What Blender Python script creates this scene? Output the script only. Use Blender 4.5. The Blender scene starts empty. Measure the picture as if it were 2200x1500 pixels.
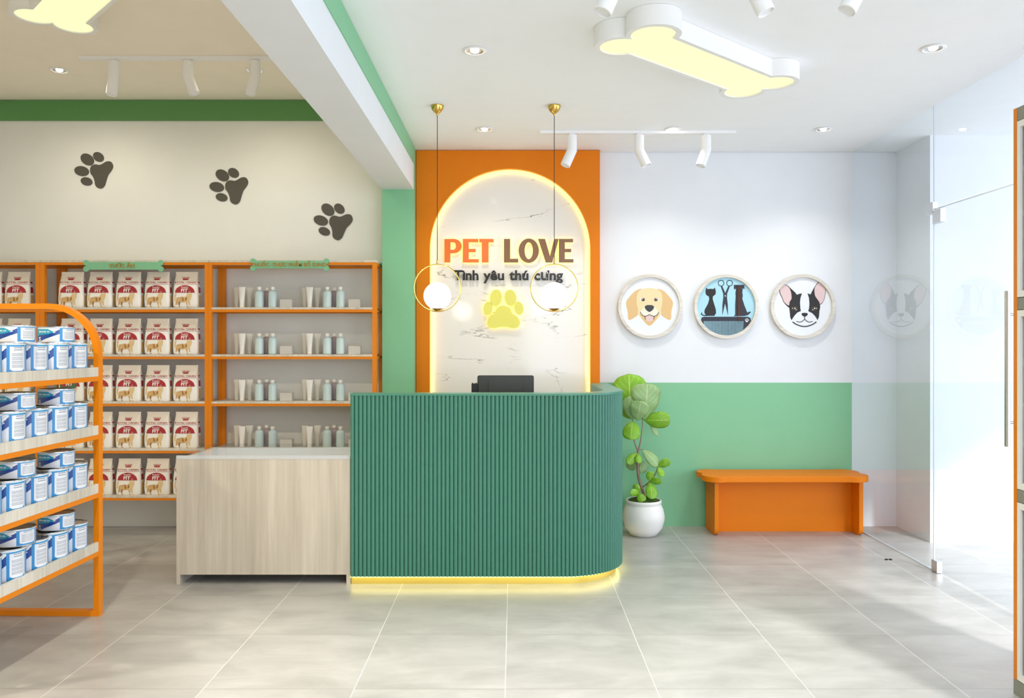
import bpy, bmesh, math, random
from mathutils import Vector, Matrix
from math import sin, cos, pi, radians as R
random.seed(7)
S = bpy.context.scene
COL = S.collection
F = 1711.0; PX, PY = 1103.0, 738.0; EYE = 1.4
def X_(px, d): return (px-PX)*d/F            # photo measurements to metres at a chosen depth
def Z_(py, d): return EYE-(py-PY)*d/F

# ------------------------------------------------------------------ materials
def lin(c): c/=255.0; return c/12.92 if c<=.04045 else ((c+.055)/1.055)**2.4
def rgb(r,g,b): return (lin(r),lin(g),lin(b),1)
MATS={}
def mat(name, col, rough=.5, metal=0, spec=.5, emit=None, estr=0, coat=0):
    m=bpy.data.materials.new(name); m.use_nodes=True
    b=m.node_tree.nodes['Principled BSDF']
    b.inputs['Base Color'].default_value=rgb(*col); b.inputs['Roughness'].default_value=rough
    b.inputs['Metallic'].default_value=metal; b.inputs['Specular IOR Level'].default_value=spec
    b.inputs['Coat Weight'].default_value=coat
    if emit: b.inputs['Emission Color'].default_value=rgb(*emit); b.inputs['Emission Strength'].default_value=estr
    m.diffuse_color=rgb(*col); MATS[name]=m; return m
def nodes(m): return m.node_tree.nodes, m.node_tree.links, m.node_tree.nodes['Principled BSDF']
def paint(name, col, rough=.6, var=.03, scale=6, bump=.02, spec=.4):
    m=mat(name,col,rough,spec=spec); n,l,b=nodes(m)
    tc=n.new('ShaderNodeTexCoord'); no=n.new('ShaderNodeTexNoise'); no.inputs['Scale'].default_value=scale; no.inputs['Detail'].default_value=5
    l.new(tc.outputs['Object'],no.inputs['Vector'])
    mx=n.new('ShaderNodeMix'); mx.data_type='RGBA'
    c=rgb(*col); mx.inputs['A'].default_value=tuple(v*(1-var) for v in c[:3])+(1,); mx.inputs['B'].default_value=tuple(min(1,v*(1+var)) for v in c[:3])+(1,)
    l.new(no.outputs['Fac'],mx.inputs['Factor']); l.new(mx.outputs['Result'],b.inputs['Base Color'])
    n2=n.new('ShaderNodeTexNoise'); n2.inputs['Scale'].default_value=180; l.new(tc.outputs['Object'],n2.inputs['Vector'])
    bp=n.new('ShaderNodeBump'); bp.inputs['Strength'].default_value=bump; bp.inputs['Distance'].default_value=.002
    l.new(n2.outputs['Fac'],bp.inputs['Height']); l.new(bp.outputs['Normal'],b.inputs['Normal'])
    return m
def wood(name, c1, c2, axis='Z', scale=1.0):
    m=mat(name,c1,.45); n,l,b=nodes(m)
    tc=n.new('ShaderNodeTexCoord'); mp=n.new('ShaderNodeMapping')
    s=[34*scale]*3; s['XYZ'.index(axis)]=1.3*scale; mp.inputs['Scale'].default_value=s
    l.new(tc.outputs['Object'],mp.inputs['Vector'])
    a=n.new('ShaderNodeTexNoise'); a.inputs['Scale'].default_value=1; a.inputs['Detail'].default_value=8; a.inputs['Roughness'].default_value=.62; a.inputs['Distortion'].default_value=.5
    l.new(mp.outputs['Vector'],a.inputs['Vector'])
    mp2=n.new('ShaderNodeMapping'); s2=[5*scale]*3; s2['XYZ'.index(axis)]=.5*scale; mp2.inputs['Scale'].default_value=s2
    l.new(tc.outputs['Object'],mp2.inputs['Vector'])
    a2=n.new('ShaderNodeTexNoise'); a2.inputs['Scale'].default_value=1; a2.inputs['Detail'].default_value=4; l.new(mp2.outputs['Vector'],a2.inputs['Vector'])
    ad=n.new('ShaderNodeMath'); ad.operation='ADD'; l.new(a.outputs['Fac'],ad.inputs[0]); l.new(a2.outputs['Fac'],ad.inputs[1])
    cr=n.new('ShaderNodeMapRange'); cr.inputs['From Min'].default_value=.72; cr.inputs['From Max'].default_value=1.28
    l.new(ad.outputs[0],cr.inputs['Value'])
    mx=n.new('ShaderNodeMix'); mx.data_type='RGBA'; mx.inputs['A'].default_value=rgb(*c1); mx.inputs['B'].default_value=rgb(*c2)
    l.new(cr.outputs['Result'],mx.inputs['Factor']); l.new(mx.outputs['Result'],b.inputs['Base Color'])
    return m
M_wall=paint('wall_paint',(229,232,235),.65)
M_cream=paint('cream_wall_paint',(228,228,220),.65)
M_ceil=paint('ceiling_paint',(247,249,250),.8)
M_ceilL=paint('ceiling_paint_warm',(246,238,222),.8)
M_green=paint('green_paint',(128,190,146),.5)
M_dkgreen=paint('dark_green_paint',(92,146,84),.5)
M_orange=paint('orange_paint',(224,123,0),.5,.03,spec=.25)
M_orframe=paint('orange_metal',(228,130,2),.35,.02,bump=.0)
M_teal=paint('teal_lacquer',(66,124,104),.38,.05,12)
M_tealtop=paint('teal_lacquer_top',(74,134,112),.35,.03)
M_woodv=wood('light_wood_vertical',(176,166,148),(208,199,181),'Z')
M_woodh=wood('light_wood_crossgrain',(190,182,166),(226,219,204),'Z',1.4)
M_woodw=wood('pale_ring_wood',(196,190,178),(232,226,214),'X',1.5)
M_white=mat('white_plastic',(238,238,235),.4)
M_whitem=mat('white_metal',(240,240,240),.35)
M_cabwhite=paint('cabinet_white',(240,239,232),.4)
M_cabgrey=paint('cabinet_grey',(140,142,130),.5)
M_brass=mat('brass',(214,176,92),.18,1)
M_kick=mat('satin_brass_kick',(222,196,104),.35,.6)
M_chrome=mat('brushed_steel',(205,205,203),.28,1)
M_black=mat('black_plastic',(24,24,24),.35)
M_dark=mat('dark_grey_plastic',(52,52,48),.4)
M_cord=mat('black_cord',(15,14,13),.5)
M_pawgrey=paint('charcoal_vinyl',(84,80,70),.6)
M_pet=mat('orange_acrylic',(236,116,48),.3)
M_love=mat('brown_acrylic',(132,92,58),.3)
M_tag=mat('black_acrylic',(28,26,24),.3)
M_logo=mat('yellow_green_acrylic',(228,222,100),.35)
M_gold=mat('gold_lettering',(186,140,52),.35,.3)
M_led=mat('led_yellow',(255,235,120),.5,emit=(255,238,120),estr=2.2)
M_ledk=mat('led_kick',(255,245,170),.5,emit=(255,240,140),estr=10)
M_halo=mat('letter_backlight',(255,235,120),.5,emit=(255,228,90),estr=1.7)
M_diff=mat('lamp_diffuser',(40,40,30),.5,emit=(255,253,196),estr=1.0)
M_globe=mat('globe_glass',(255,255,250),.3,emit=(255,248,232),estr=9)
M_bulb=mat('downlight_bulb',(255,255,250),.3,emit=(255,246,225),estr=40)
M_pot=paint('white_ceramic',(236,234,228),.3,.01)
M_moss=paint('moss',(62,84,28),.95,.5,60,bump=1.0)
M_bark=paint('bark',(150,124,104),.8,.3,40,bump=.8)
M_tube=mat('tube_white',(232,230,222),.35)
M_tubeb=mat('tube_frosted',(214,210,198),.4)
M_bottle=mat('bottle_aqua',(196,214,212),.25)
M_bottlep=mat('bottle_mauve',(176,158,160),.3)
M_cap=mat('cap_cream',(236,232,220),.4)
M_box=mat('carton_grey',(198,194,186),.5)
M_bag=mat('bag_white',(244,240,230),.35)
M_bagtop=mat('bag_top_cream',(230,220,202),.35)
M_red=mat('print_red',(168,38,42),.4)
M_bagw=mat('print_white',(245,242,236),.4)
M_cat=paint('print_tan',(212,172,112),.5,.35,60,bump=0)
M_cat2=mat('print_brown',(164,116,60),.5)
M_cat3=mat('print_cream',(226,196,142),.5)
M_gsticker=mat('print_green',(70,112,74),.5)
M_cblue=mat('can_blue',(36,136,196),.3)
M_cdeep=mat('can_deep_blue',(26,66,142),.3)
M_cteal=mat('can_teal',(34,150,178),.3)
M_clab=mat('can_label_white',(222,224,228),.4)
M_ctext=mat('can_print_grey',(150,156,166),.5)
M_tin=mat('tin_lid',(190,190,186),.25,1)
# floor tiles
M_floor=mat('floor_tile',(206,204,198),.32); 
def floor_nodes():
    n,l,b=nodes(M_floor)
    g=n.new('ShaderNodeNewGeometry')
    sp=n.new('ShaderNodeSeparateXYZ'); l.new(g.outputs['Position'],sp.inputs[0])
    def m(op,a,bv=None):
        q=n.new('ShaderNodeMath'); q.operation=op
        for i,v in enumerate((a,bv)):
            if v is None: continue
            if isinstance(v,(int,float)): q.inputs[i].default_value=v
            else: l.new(v,q.inputs[i])
        return q.outputs[0]
    def line(c,off,w,half):
        t=m('DIVIDE',m('SUBTRACT',c,off),w); fr=m('SUBTRACT',t,m('FLOOR',t)); e=m('MINIMUM',fr,m('SUBTRACT',1.0,fr))
        return m('LESS_THAN',e,half/w)
    gx=line(sp.outputs['X'],-.033-20*.612,.612,.0016); gy=line(sp.outputs['Y'],3.226-12.0,.6,.0016)
    # per-tile offset for the stone pattern
    fx=m('FLOOR',m('DIVIDE',m('SUBTRACT',sp.outputs['X'],-.033),.612)); fy=m('FLOOR',m('DIVIDE',m('SUBTRACT',sp.outputs['Y'],3.226),.6))
    cb=n.new('ShaderNodeCombineXYZ'); l.new(m('ADD',sp.outputs['X'],m('MULTIPLY',fx,.37)),cb.inputs[0]); l.new(m('ADD',m('MULTIPLY',sp.outputs['Y'],2.2),m('MULTIPLY',fy,7.3)),cb.inputs[1]); l.new(m('ADD',m('MULTIPLY',fx,3.1),m('MULTIPLY',fy,1.7)),cb.inputs[2])
    a=n.new('ShaderNodeTexNoise'); a.inputs['Scale'].default_value=2.6; a.inputs['Detail'].default_value=10; a.inputs['Roughness'].default_value=.62; a.inputs['Distortion'].default_value=.4; l.new(cb.outputs[0],a.inputs['Vector'])
    mr=n.new('ShaderNodeMapRange'); mr.inputs['From Min'].default_value=.3; mr.inputs['From Max'].default_value=.68; l.new(a.outputs['Fac'],mr.inputs['Value'])
    mx=n.new('ShaderNodeMix'); mx.data_type='RGBA'; mx.inputs['A'].default_value=rgb(156,155,151); mx.inputs['B'].default_value=rgb(182,181,177); l.new(mr.outputs['Result'],mx.inputs['Factor'])
    # sparse darker flecks
    a2=n.new('ShaderNodeTexNoise'); a2.inputs['Scale'].default_value=9; a2.inputs['Detail'].default_value=6; a2.inputs['Roughness'].default_value=.7; l.new(cb.outputs[0],a2.inputs['Vector'])
    m2=n.new('ShaderNodeMapRange'); m2.inputs['From Min'].default_value=.66; m2.inputs['From Max'].default_value=.78; m2.inputs['To Max'].default_value=.5; l.new(a2.outputs['Fac'],m2.inputs['Value'])
    mf=n.new('ShaderNodeMix'); mf.data_type='RGBA'; mf.inputs['B'].default_value=rgb(125,123,118); l.new(mx.outputs['Result'],mf.inputs['A']); l.new(m2.outputs['Result'],mf.inputs['Factor'])
    m3=n.new('ShaderNodeMix'); m3.data_type='RGBA'; m3.inputs['B'].default_value=rgb(138,136,131); l.new(mf.outputs['Result'],m3.inputs['A']); l.new(gy,m3.inputs['Factor'])
    m4=n.new('ShaderNodeMix'); m4.data_type='RGBA'; m4.inputs['B'].default_value=rgb(222,220,215); l.new(m3.outputs['Result'],m4.inputs['A']); l.new(gx,m4.inputs['Factor'])
    l.new(m4.outputs['Result'],b.inputs['Base Color'])
floor_nodes()
# marble
M_marble=mat('white_marble',(240,236,228),.1)
def marble_nodes():
    n,l,b=nodes(M_marble)
    tc=n.new('ShaderNodeTexCoord'); mp=n.new('ShaderNodeMapping'); mp.inputs['Rotation'].default_value=(0,R(-46),0); mp.inputs['Scale'].default_value=(1.0,1,3.6)
    mp.inputs['Location'].default_value=(3.4,0,1.7)
    l.new(tc.outputs['Object'],mp.inputs['Vector'])
    a=n.new('ShaderNodeTexNoise'); a.inputs['Scale'].default_value=1.15; a.inputs['Detail'].default_value=9; a.inputs['Roughness'].default_value=.55; a.inputs['Distortion'].default_value=.25; l.new(mp.outputs['Vector'],a.inputs['Vector'])
    s=n.new('ShaderNodeMath'); s.operation='SUBTRACT'; s.inputs[1].default_value=.5; l.new(a.outputs['Fac'],s.inputs[0])
    ab=n.new('ShaderNodeMath'); ab.operation='ABSOLUTE'; l.new(s.outputs[0],ab.inputs[0])
    mr=n.new('ShaderNodeMapRange'); mr.inputs['From Min'].default_value=.0; mr.inputs['From Max'].default_value=.0075; mr.inputs['To Min'].default_value=1; mr.inputs['To Max'].default_value=0; l.new(ab.outputs[0],mr.inputs['Value'])
    a2=n.new('ShaderNodeTexNoise'); a2.inputs['Scale'].default_value=3.5; l.new(tc.outputs['Object'],a2.inputs['Vector'])
    m2=n.new('ShaderNodeMapRange'); m2.inputs['From Min'].default_value=.45; m2.inputs['From Max'].default_value=.62; l.new(a2.outputs['Fac'],m2.inputs['Value'])
    mu=n.new('ShaderNodeMath'); mu.operation='MULTIPLY'; l.new(mr.outputs[0],mu.inputs[0]); l.new(m2.outputs[0],mu.inputs[1])
    mx=n.new('ShaderNodeMix'); mx.data_type='RGBA'; mx.inputs['A'].default_value=rgb(238,234,226); mx.inputs['B'].default_value=rgb(120,112,100); l.new(mu.outputs[0],mx.inputs['Factor'])
    l.new(mx.outputs['Result'],b.inputs['Base Color'])
marble_nodes()
def glass(name, tint=(.93,.975,1.0), ior=1.5, boost=1.6):
    m=bpy.data.materials.new(name); m.use_nodes=True; n=m.node_tree.nodes; l=m.node_tree.links
    n.remove(n['Principled BSDF']); out=n['Material Output']
    t=n.new('ShaderNodeBsdfTransparent'); t.inputs[0].default_value=(*tint,1)
    g=n.new('ShaderNodeBsdfGlossy'); g.inputs['Roughness'].default_value=0.0
    fr=n.new('ShaderNodeLayerWeight'); fr.inputs['Blend'].default_value=.5
    pw=n.new('ShaderNodeMath'); pw.operation='POWER'; pw.inputs[1].default_value=5; l.new(fr.outputs['Facing'],pw.inputs[0])
    mu=n.new('ShaderNodeMath'); mu.operation='MULTIPLY_ADD'; mu.inputs[1].default_value=.92*boost; mu.inputs[2].default_value=.045*boost; mu.use_clamp=True; l.new(pw.outputs[0],mu.inputs[0])
    mx=n.new('ShaderNodeMixShader'); l.new(mu.outputs[0],mx.inputs[0]); l.new(t.outputs[0],mx.inputs[1]); l.new(g.outputs[0],mx.inputs[2]); l.new(mx.outputs[0],out.inputs[0])
    m.diffuse_color=(.8,.9,1,.3); return m
M_glass=glass('clear_glass',(.94,.975,1.0),boost=1.9)
M_glassE=mat('glass_edge',(206,216,224),.15)
M_glassC=glass('case_glass',(.96,.98,1.0),boost=.35)
# leaves
def leafmat(name,c,vein):
    m=mat(name,c,.4); n,l,b=nodes(m)
    uv=n.new('ShaderNodeUVMap'); sp=n.new('ShaderNodeSeparateXYZ'); l.new(uv.outputs[0],sp.inputs[0])
    def mm(op,a,bv=0,cv=None):
        q=n.new('ShaderNodeMath'); q.operation=op
        for i,v in enumerate((a,bv)):
            if isinstance(v,(int,float)): q.inputs[i].default_value=v
            else: l.new(v,q.inputs[i])
        return q.outputs[0]
    au=mm('ABSOLUTE',mm('SUBTRACT',sp.outputs[0],.5))
    mid=mm('LESS_THAN',au,.018)
    t=mm('MULTIPLY',mm('SUBTRACT',sp.outputs[1],mm('MULTIPLY',au,.75)),6.5)
    fr=mm('SUBTRACT',t,mm('FLOOR',t)); lat=mm('LESS_THAN',fr,.085)
    v=mm('MAXIMUM',mid,mm('MULTIPLY',lat,.75))
    no=n.new('ShaderNodeTexNoise'); no.inputs['Scale'].default_value=5; tc=n.new('ShaderNodeTexCoord'); l.new(tc.outputs['Object'],no.inputs['Vector'])
    mx0=n.new('ShaderNodeMix'); mx0.data_type='RGBA'; mx0.inputs['A'].default_value=tuple(x*.72 for x in rgb(*c)[:3])+(1,); mx0.inputs['B'].default_value=tuple(x*1.25 for x in rgb(*c)[:3])+(1,); l.new(no.outputs['Fac'],mx0.inputs['Factor'])
    mx=n.new('ShaderNodeMix'); mx.data_type='RGBA'; mx.inputs['B'].default_value=rgb(*vein); l.new(mx0.outputs['Result'],mx.inputs['A']); l.new(v,mx.inputs['Factor'])
    l.new(mx.outputs['Result'],b.inputs['Base Color'])
    return m
M_leaf=leafmat('leaf_bright',(124,178,36),(178,212,100))
M_leafd=leafmat('leaf_underside',(142,176,112),(184,204,158))

# ------------------------------------------------------------------ mesh builder
def rootloc(o):
    v=Vector((0,0,0))
    while o: v+=o.location; o=o.parent
    return v
class MB:
    def __init__(s): s.v=[]; s.f=[]; s.m=[]; s.uv={}
    def face(s,pts,m=0):
        i=len(s.v); s.v+= [tuple(p) for p in pts]; s.f.append(list(range(i,i+len(pts)))); s.m.append(m)
    def box(s,x0,x1,y0,y1,z0,z1,m=0):
        i=len(s.v); s.v+=[(x,y,z) for z in (z0,z1) for y in (y0,y1) for x in (x0,x1)]
        for q in ((0,2,3,1),(4,5,7,6),(0,1,5,4),(2,6,7,3),(0,4,6,2),(1,3,7,5)): s.f.append([i+k for k in q]); s.m.append(m)
    def prism(s,pts,lo,hi,axis='z',m=0):
        """extrude a 2-D outline; axis z: pts=(x,y); axis y: pts=(x,z), lo=front; axis x: pts=(y,z)"""
        P={'z':lambda p,h:(p[0],p[1],h),'y':lambda p,h:(p[0],h,p[1]),'x':lambda p,h:(h,p[0],p[1])}[axis]
        i=len(s.v); n=len(pts)
        s.v+=[P(p,lo) for p in pts]+[P(p,hi) for p in pts]
        s.f.append(list(range(i,i+n))[::-1]); s.f.append(list(range(i+n,i+2*n))); s.m+=[m,m]
        for k in range(n): s.f.append([i+k,i+(k+1)%n,i+n+(k+1)%n,i+n+k]); s.m.append(m)
    def ring(s,outer,inner,lo,hi,axis='y',m=0,closed=True):
        P={'z':lambda p,h:(p[0],p[1],h),'y':lambda p,h:(p[0],h,p[1])}[axis]
        n=len(outer); i=len(s.v)
        for pts,h in ((outer,lo),(inner,lo),(outer,hi),(inner,hi)): s.v+=[P(p,h) for p in pts]
        rng=range(n if closed else n-1)
        for k in rng:
            j=(k+1)%n
            for a,b in ((0,1),(1,3),(3,2),(2,0)): s.f.append([i+a*n+k,i+a*n+j,i+b*n+j,i+b*n+k]); s.m.append(m)
        if not closed:
            for k in (0,n-1): s.f.append([i+k,i+n+k,i+3*n+k,i+2*n+k]); s.m.append(m)
    def lathe(s,prof,c,n=32,m=0,M=None,capb=True,capt=True):
        i=len(s.v); k=len(prof)
        for r,z in prof:
            for j in range(n):
                a=2*pi*j/n; p=Vector((r*cos(a),r*sin(a),z))
                if M: p=M@p
                s.v.append(tuple(p+Vector(c)))
        for q in range(k-1):
            mm=m[q] if isinstance(m,(list,tuple)) else m
            for j in range(n):
                s.f.append([i+q*n+j,i+q*n+(j+1)%n,i+(q+1)*n+(j+1)%n,i+(q+1)*n+j]); s.m.append(mm)
        if capb: s.f.append([i+j for j in range(n)][::-1]); s.m.append(m[0] if isinstance(m,(list,tuple)) else m)
        if capt: s.f.append([i+(k-1)*n+j for j in range(n)]); s.m.append(m[-1] if isinstance(m,(list,tuple)) else m)
    def tube(s,pts,r,n=10,m=0,closed=False):
        pts=[Vector(p) for p in pts]; i=len(s.v); N=len(pts)
        rr=r if isinstance(r,(list,tuple)) else [r]*N
        up=Vector((.13,.31,.94)).normalized()
        prev=None
        for k,p in enumerate(pts):
            a=pts[(k-1)%N] if (closed or k>0) else p; b=pts[(k+1)%N] if (closed or k<N-1) else p
            t=(b-a).normalized()
            if prev is None: u=t.cross(up).normalized()
            else:
                u=prev-t*prev.dot(t); u.normalize()
            w=t.cross(u); prev=u
            for j in range(n):
                q=2*pi*j/n; s.v.append(tuple(p+(u*cos(q)+w*sin(q))*rr[k]))
        for k in range(N if closed else N-1):
            kk=(k+1)%N
            for j in range(n): s.f.append([i+k*n+j,i+k*n+(j+1)%n,i+kk*n+(j+1)%n,i+kk*n+j]); s.m.append(m)
        if not closed:
            s.f.append([i+j for j in range(n)]); s.f.append([i+(N-1)*n+j for j in range(n)][::-1]); s.m+=[m,m]
    def stroke(s,pts,w,lo,hi,m=0):
        """flat band along a polyline in the x-z plane"""
        n=len(pts); L=[];Rr=[]
        for k,p in enumerate(pts):
            a=pts[max(0,k-1)]; b=pts[min(n-1,k+1)]; dx,dz=b[0]-a[0],b[1]-a[1]; q=math.hypot(dx,dz) or 1
            ww=w[k] if isinstance(w,(list,tuple)) else w
            L.append((p[0]-dz/q*ww/2,p[1]+dx/q*ww/2)); Rr.append((p[0]+dz/q*ww/2,p[1]-dx/q*ww/2))
        s.ring(L,Rr,lo,hi,'y',m,closed=False)
    def add(s,o,fn=None,m=None):
        i=len(s.v); s.v+=[tuple(fn(p)) if fn else p for p in o.v]; s.f+=[[i+k for k in f] for f in o.f]; s.m+=[(m if m is not None else k) for k in o.m]
    def build(s,name,mats,parent=None,smooth=None,bevel=0,kind=None,label=None):
        me=bpy.data.meshes.new(name)
        off=rootloc(parent) if parent else Vector((0,0,0))
        me.from_pydata([tuple(Vector(p)-off) for p in s.v],[],s.f)
        if not isinstance(mats,(list,tuple)): mats=[mats]
        for m in mats: me.materials.append(m)
        me.polygons.foreach_set('material_index',s.m)
        bm=bmesh.new(); bm.from_mesh(me); bmesh.ops.recalc_face_normals(bm,faces=bm.faces); bm.to_mesh(me); bm.free()
        if smooth:
            me.polygons.foreach_set('use_smooth',[True]*len(me.polygons)); me.set_sharp_from_angle(angle=R(smooth))
        me.update()
        o=bpy.data.objects.new(name,me); COL.objects.link(o)
        if parent: o.parent=parent
        if bevel:
            b=o.modifiers.new('bevel','BEVEL'); b.width=bevel; b.segments=2; b.limit_method='ANGLE'
        if kind: o['kind']=kind
        if label: o['label']=label
        return o
def empty(name,loc): 
    o=bpy.data.objects.new(name,None); o.location=loc; o.empty_display_size=.05; COL.objects.link(o); return o
def tag(o,label,cat,group=None):
    o['label']=label; o['category']=cat
    if group: o['group']=group
    return o
def copy_tree(o,parent=None):
    c=o.copy(); COL.objects.link(c)
    if parent: c.parent=parent
    for ch in [k for k in bpy.data.objects if k.parent==o]: copy_tree(ch,c)
    return c
def copy_fast(o,kids):
    c=o.copy(); COL.objects.link(c)
    for ch,sub in kids:
        d=ch.copy(); COL.objects.link(d); d.parent=c
        for g in sub:
            e=g.copy(); COL.objects.link(e); e.parent=d
    return c
def kids_of(o): return [(ch,[g for g in bpy.data.objects if g.parent==ch]) for ch in bpy.data.objects if ch.parent==o]
def circ(cx,cz,rx,rz=None,n=40,a0=0,a1=2*pi,rot=0):
    rz=rz or rx; full=abs(a1-a0-2*pi)<1e-6; out=[]
    for k in range(n):
        a=a0+(a1-a0)*k/(n if full else n-1); x,z=rx*cos(a),rz*sin(a)
        out.append((cx+x*cos(rot)-z*sin(rot),cz+x*sin(rot)+z*cos(rot)))
    return out
def smoothpoly(p,k=5,closed=True):
    out=[]; n=len(p)
    for i in range(n if closed else n-1):
        g=lambda j: p[j%n] if closed else p[min(max(j,0),n-1)]
        p0,p1,p2,p3=g(i-1),g(i),g(i+1),g(i+2)
        for t in range(k):
            u=t/k; out.append(tuple(.5*((2*p1[c])+(-p0[c]+p2[c])*u+(2*p0[c]-5*p1[c]+4*p2[c]-p3[c])*u*u+(-p0[c]+3*p1[c]-3*p2[c]+p3[c])*u**3) for c in range(len(p1))))
    if not closed: out.append(p[-1])
    return out
def text_mb(body,width=None,height=None,bold=0.0,depth=.0,res=2,shear=0,space=1.0):
    """text as an MB in the x-z plane, centred on x, baseline at z=0 (y: 0 front .. depth)"""
    cu=bpy.data.curves.new('t','FONT'); cu.body=body; cu.size=1; cu.offset=bold; cu.resolution_u=res; cu.fill_mode='FRONT' if depth==0 else 'BOTH'
    cu.extrude=depth/2; cu.shear=shear; cu.space_character=space
    o=bpy.data.objects.new('t',cu); COL.objects.link(o); dg=bpy.context.evaluated_depsgraph_get(); dg.update()
    me=bpy.data.meshes.new_from_object(o.evaluated_get(dg)); mb=MB()
    vs=[v.co.copy() for v in me.vertices]
    fs=[list(p.vertices) for p in me.polygons]
    bpy.data.objects.remove(o); bpy.data.curves.remove(cu); bpy.data.meshes.remove(me)
    x0=min(v.x for v in vs); x1=max(v.x for v in vs)
    # cap height taken from the tallest plain letters
    z1=max(v.y for v in vs); z0=0
    sx=(width/(x1-x0)) if width else 1; sz=(height/.73) if height else sx
    if not width: sx=sz
    mb.v=[((v.x-(x0+x1)/2)*sx,(-v.z+depth/2),v.y*sz) for v in vs]; mb.f=fs; mb.m=[0]*len(fs); return mb

# ------------------------------------------------------------------ the shell
D=6.095; ZC=2.864; ZL=3.263; CX0,CX1,CD=-.972,-.738,5.895
YF=-1.35        # front (street) side, behind the camera
GX=2.59         # glass partition
b=MB(); b.box(-4.75,8,-6,6.9,-.12,0); b.build('floor',M_floor,kind='structure')
b=MB()
b.box(-4.75,-.85,D,D+.12,0,3.4,0)
b.box(-.85,.654,D,D+.12,0,3.4,1)
b.box(.654,GX,D,D+.12,0,1.10,2); b.box(.654,GX,D,D+.12,1.10,3.4,1)
b.box(GX,2.95,D,D+.12,0,3.4,1)
b.build('wall_back',[M_cream,M_wall,M_green],kind='structure')
b=MB(); b.box(2.93,3.05,5.6,D,0,3.4); b.build('wall_vestibule_return',M_wall,kind='structure')
b=MB(); b.box(3.05,8,5.6,5.72,0,3.4); b.build('wall_vestibule',M_wall,kind='structure')
b=MB(); b.box(-4.87,-4.75,YF,D+.12,0,3.4); b.build('wall_left',M_cream,kind='structure')
b=MB(); b.box(-4.87,0.2,YF-.12,YF,0,3.4); b.build('wall_front',M_cream,kind='structure')
b=MB(); b.box(-4.75,CX0,YF,D,ZL,ZL+.1); b.build('ceiling_left_room',M_ceilL,kind='structure')
b=MB(); b.prism([(CX1,YF),(2.27,YF),(4.0,-.2),(5.0,1.7),(8,3.6),(8,D-.007),(CX1,D-.007)],ZC,ZC+.1,'z'); b.build('ceiling',M_ceil,kind='structure')  # unseen street-side edge is slanted to shape the sun patch on the floor
b=MB(); b.prism([(-4.87,YF-.12),(2.3,YF-.12),(4.0,-.2),(5.0,1.7),(8,3.6),(8,D+.12),(-4.87,D+.12)],3.4,3.5,'z'); b.build('ceiling_light_leak_cover',M_ceil,kind='structure')  # unseen slab added to stop light leaking through the ceiling gap
b=MB(); b.box(CX0,CX1,CD,D,0,3.263); b.build('column',M_green,kind='structure',bevel=.002)
b=MB(); b.box(CX0,CX1,YF,CD,2.54,3.38); b.build('beam',M_wall,kind='structure')
b=MB(); b.box(CX1,CX1+.006,YF,CD,2.73,ZC-.006); b.build('trim_1',M_green,kind='structure')
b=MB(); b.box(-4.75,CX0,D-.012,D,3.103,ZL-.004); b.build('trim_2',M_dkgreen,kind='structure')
# orange portal with arched opening
PD=6.02; px0,px1=CX1+.004,.654; acx,AR,asp=-.025,.6085,2.114
def archpts(r,n=48,zb=0.0,sp=asp): return [(acx-r,zb)]+[(acx+r*cos(pi-pi*k/n),sp+r*sin(pi-pi*k/n)) for k in range(n+1)]+[(acx+r,zb)]
b=MB(); a=archpts(AR)
outl=[]
for (x,z) in a:
    if z<=asp+1e-6: outl.append((px0 if x<acx else px1, z))
    else:
        dx,dz=x-acx,z-asp; t=min(((px1-acx) if dx>0 else (px0-acx))/dx if abs(dx)>1e-6 else 9,(ZC-.004-asp)/dz)
        outl.append((acx+dx*t,asp+dz*t))
# add square corners
o2=[];a2=[]
for k,(p,q) in enumerate(zip(outl,a)):
    o2.append(p);a2.append(q)
    if k+1<len(outl):
        n_=outl[k+1]
        if abs(p[0]-px0)<1e-6 and abs(n_[1]-(ZC-.004))<1e-6 and p[1]<ZC-.004-1e-6: o2.append((px0,ZC-.004)); a2.append(((q[0]+a[k+1][0])/2,(q[1]+a[k+1][1])/2))
        if abs(p[1]-(ZC-.004))<1e-6 and abs(n_[0]-px1)<1e-6 and n_[1]<ZC-.004-1e-6: o2.append((px1,ZC-.004)); a2.append(((q[0]+a[k+1][0])/2,(q[1]+a[k+1][1])/2))
b.ring(o2,a2,PD,D,'y',closed=False); t=empty('arch_panel',(acx,PD,0))
tag(t,'tall orange wall panel with a round-topped opening around white marble','wall panel')
b.build('surround',M_orange,t)
b=MB(); b.prism(archpts(AR-.001),D-.012,D-.001,'y'); b.build('marble_infill',M_marble,t,label='white marble with thin grey veins')
b=MB(); 
o=archpts(AR-.001); i_=archpts(AR-.015)
b.ring(o,i_,D-.034,D-.012,'y',closed=False); b.build('led_strip',M_led,t,smooth=40)

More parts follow.
